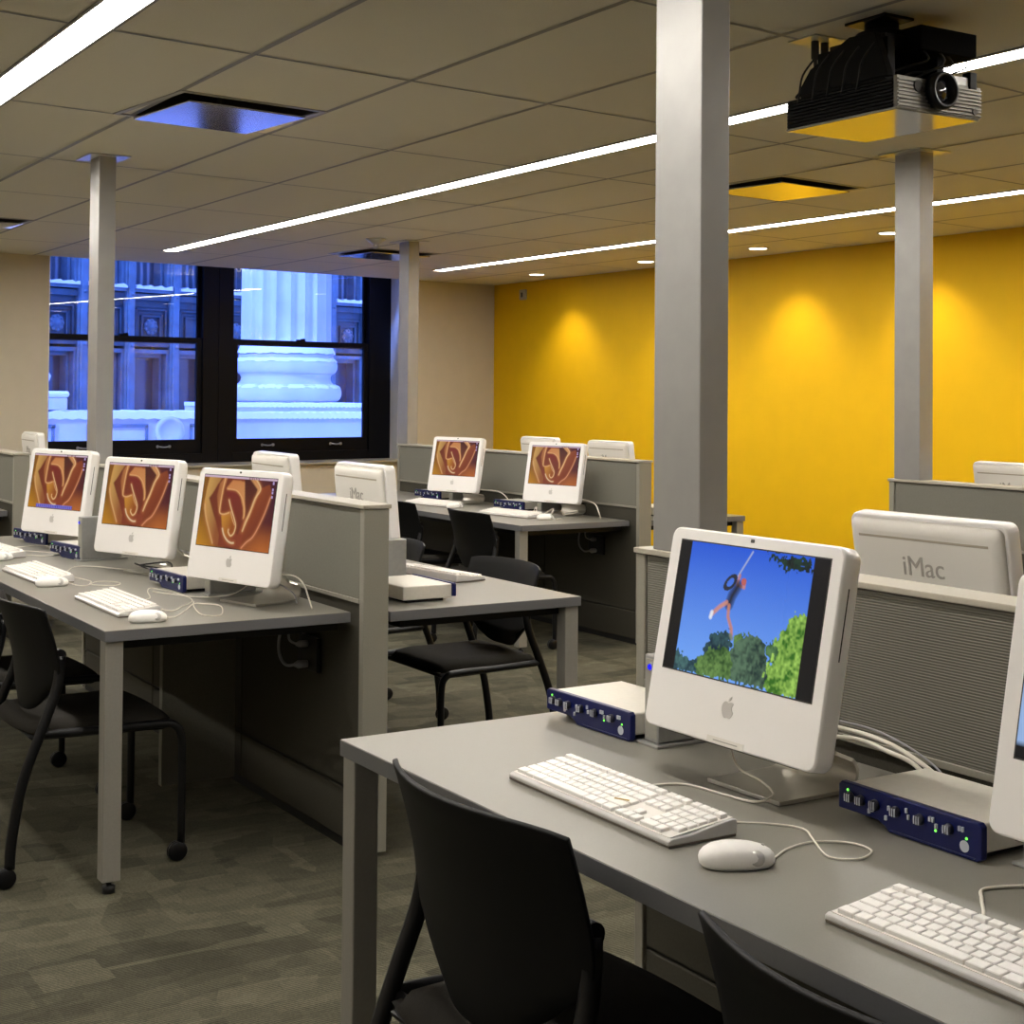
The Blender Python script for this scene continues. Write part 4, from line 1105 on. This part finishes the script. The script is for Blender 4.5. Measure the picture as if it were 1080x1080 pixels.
CH = [(1.285, 1.885, 0, 1.03, 'black chair in the foreground at the near desk, left one'),
      (1.285, 1.115, -2, 1.008, 'black chair at the bottom right, only its top edge showing over the near desk edge'),
      (1.285, 4.545, 0, .98, 'black chair on casters at the left desk, nearest the corner leg'),
      (1.29, 5.33, 3, .98, 'black chair at the left desk, farther one cut by the left edge'),
      (2.84, 4.86, 180, .95, 'black chair under the middle desk with its seat in full view'),
      (2.86, 5.80, 182, .95, 'small looking black chair back right of the computer back past the left partition end'),
      (4.30, 7.05, -3, .95, 'black chair at the far desk before the nearer flower screen'),
      (4.30, 7.95, 2, .95, 'black chair at the far desk, mostly hidden behind a white computer back')]
for i, (x, y, a, sc, lab) in enumerate(CH):
    o = place(c0, i == 0, (x, y, 0), R(a), lab, HG); o.scale = (1, 1, sc)

# ------------------------------------------------------------------ projector
t = thing('projector', (3.036, 2.88, 2.195), 0, 'black ceiling projector with silver ribbed front and round lens', 'projector')
b = MB(); b.box(.002, .332, .004, .44, .006, .092); b.build('case', M['projside'], t, bevel=.006)
MB().box(.0, .334, .0, .44, .0, .008).build('underside', M['projbottom'], t, bevel=.003)
b = MB(); b.box(.0, .334, -.004, .010, .006, .094)
for k in range(8): b.box(.0, .334, -.009, -.003, .010+.0102*k, .0145+.0102*k)
b.build('front_grille', M['projfront'], t)
b = MB()
for k in range(8): b.box(-.005, .004, .01, .43, .010+.0100*k, .0145+.0100*k)
b.build('side_ribs', M['projside'], t)
b = MB(); b.lathe([(.052, .0), (.054, -.02), (.050, -.035), (.042, -.035), (.036, -.02), (.034, -.012)], (.156, -.004, .064), 'y', 32)
ln = b.build('lens_barrel', M['blackgloss'], t)
MB().lathe([(.036, -.014), (.025, -.022), (.001, -.026)], (.156, -.004, .064), 'y', 28).build('lens_glass', M['lens'], ln)
MB().lathe([(.016, 0), (.016, -.004)], (.075, -.008, .07), 'y', 18).build('sensor_window', M['slotdark'], t)
MB().lathe([(.010, 0), (.010, -.004)], (.305, -.008, .022), 'y', 14).build('small_knob', M['slotdark'], t)
MB().box(.22, .30, -.002, .012, .094, .118).build('front_strip', M['white'], t)
MB().box(.285, .315, -.01, .02, .085, .135).build('adjuster', M['projside'], t, bevel=.004)
t = thing('projector_mount', (3.036, 2.88, 2.30), 0, 'black bracket and junction box holding the projector to the ceiling', 'bracket')
b = MB(); b.box(.02, .31, .06, .40, -.012, .0).box(.05, .08, .08, .36, 0, .12).box(.25, .28, .08, .36, 0, .10)
b.prism([(.05, .0), (.42, .0), (.36, .07), (.20, .135), (.10, .13)], 'x', .02, .045); b.build('cradle', M['projside'], t, bevel=.002)
b = MB(); b.box(.06, .25, .10, .32, .10, .135).lathe([(.075, .135), (.075, .16), (.05, .165), (.05, .19)], (.15, .2, 0), 'z', 20); b.box(.08, .20, .12, .28, .19, .199); b.build('ceiling_pole', M['blackgloss'], t, bevel=.002)
b = MB(); b.box(.135, .365, .035, .26, .085, .155); b.build('junction_box', M['matteblack'], t, bevel=.003)
for k, (xx, y0_, sag) in enumerate(((.16, .05, .045), (.22, .045, .055), (.27, .06, .04), (.32, .05, .05))):
    MB().tube(spline([(xx, y0_, .088), (xx+.01, y0_-.01, .06), (xx-.02, y0_+.02, .09-sag), (xx-.06, y0_+.05, .03), (xx-.09, y0_+.07, .01)], 6), .0028).build('wire', M['cabledark'], t)
for k in range(5):
    y_ = .10+.06*k
    MB().tube(spline([(.02, y_, .10), (-.008, y_+.02, .05), (-.012, y_+.03, .0), (.0, y_+.05, -.03)], 5), .003).build('wire', M['cabledark'], t)
t = thing('ceiling_outlet', (3.205, 3.355, CZ), 0, 'pale ceiling plate feeding the projector cables', 'outlet')
MB().box(-.075, .075, -.06, .06, -.005, -.001).build('cover_plate', M['plate'], t)
for q in (-.02, .02):
    c = MB(); c.tube(spline([(q, 0, -.005), (q, 0, -.05), (q-.01, -.01, -.10), (q-.06, -.02, -.16), (q-.12, -.05, -.20)], 6), [.012]*8+[.006]*17, 8); c.build('plugged_cord', M['cabledark'], t)

# ------------------------------------------------------------------ daylight
wd = bpy.data.worlds.new('dusk_sky'); SC.world = wd; wd.use_nodes = True
nt = wd.node_tree; bg = nt.nodes['Background']
tc = nt.nodes.new('ShaderNodeTexCoord'); sx = nt.nodes.new('ShaderNodeSeparateXYZ'); rp = nt.nodes.new('ShaderNodeValToRGB')
nt.links.new(tc.outputs['Generated'], sx.inputs[0]); nt.links.new(sx.outputs['Z'], rp.inputs['Fac'])
rp.color_ramp.elements[0].color = (.14, .245, 1., 1); rp.color_ramp.elements[1].color = (.12, .225, 1., 1)
nt.links.new(rp.outputs['Color'], bg.inputs['Color']); bg.inputs['Strength'].default_value = 4.8
sl = bpy.data.lights.new('winter_daylight', 'SUN'); sl.energy = 6.5; sl.color = (.17, .29, 1); sl.angle = R(10)
so = bpy.data.objects.new('winter_daylight', sl); COL.objects.link(so)
so.rotation_euler = Vector((.85, .40, -.55)).to_track_quat('-Z', 'Y').to_euler()

# ------------------------------------------------------------------ camera
yaw, pitch, roll, lf, cxp, cyp = 1.01389220e+00, 1.93568613e-02, 7.90715882e-03, 7.35275244e+00, 537.912185, 384.574718
cyw, syw = math.cos(yaw), math.sin(yaw)
fwd = Vector((cyw*math.cos(pitch), syw*math.cos(pitch), math.sin(pitch)))
rt = Vector((syw, -cyw, 0)); upv = rt.cross(fwd)
r2 = rt*math.cos(roll)+upv*math.sin(roll); u2 = -rt*math.sin(roll)+upv*math.cos(roll)
cam = bpy.data.cameras.new('camera'); co = bpy.data.objects.new('camera', cam); COL.objects.link(co)
m4 = Matrix((( r2.x, u2.x, -fwd.x, 0), (r2.y, u2.y, -fwd.y, 0), (r2.z, u2.z, -fwd.z, 1.405), (0, 0, 0, 1)))
co.matrix_world = m4
cam.sensor_width = 36; cam.lens = math.exp(lf)/1080*36
cam.shift_x = (540-cxp)/1080; cam.shift_y = (cyp-540)/1080
cam.clip_start = .05; cam.clip_end = 200
SC.camera = co
vs_ = SC.view_settings
vs_.view_transform = 'Standard'; vs_.look = 'None'; vs_.gamma = 1; vs_.exposure = 0; vs_.use_curve_mapping = False
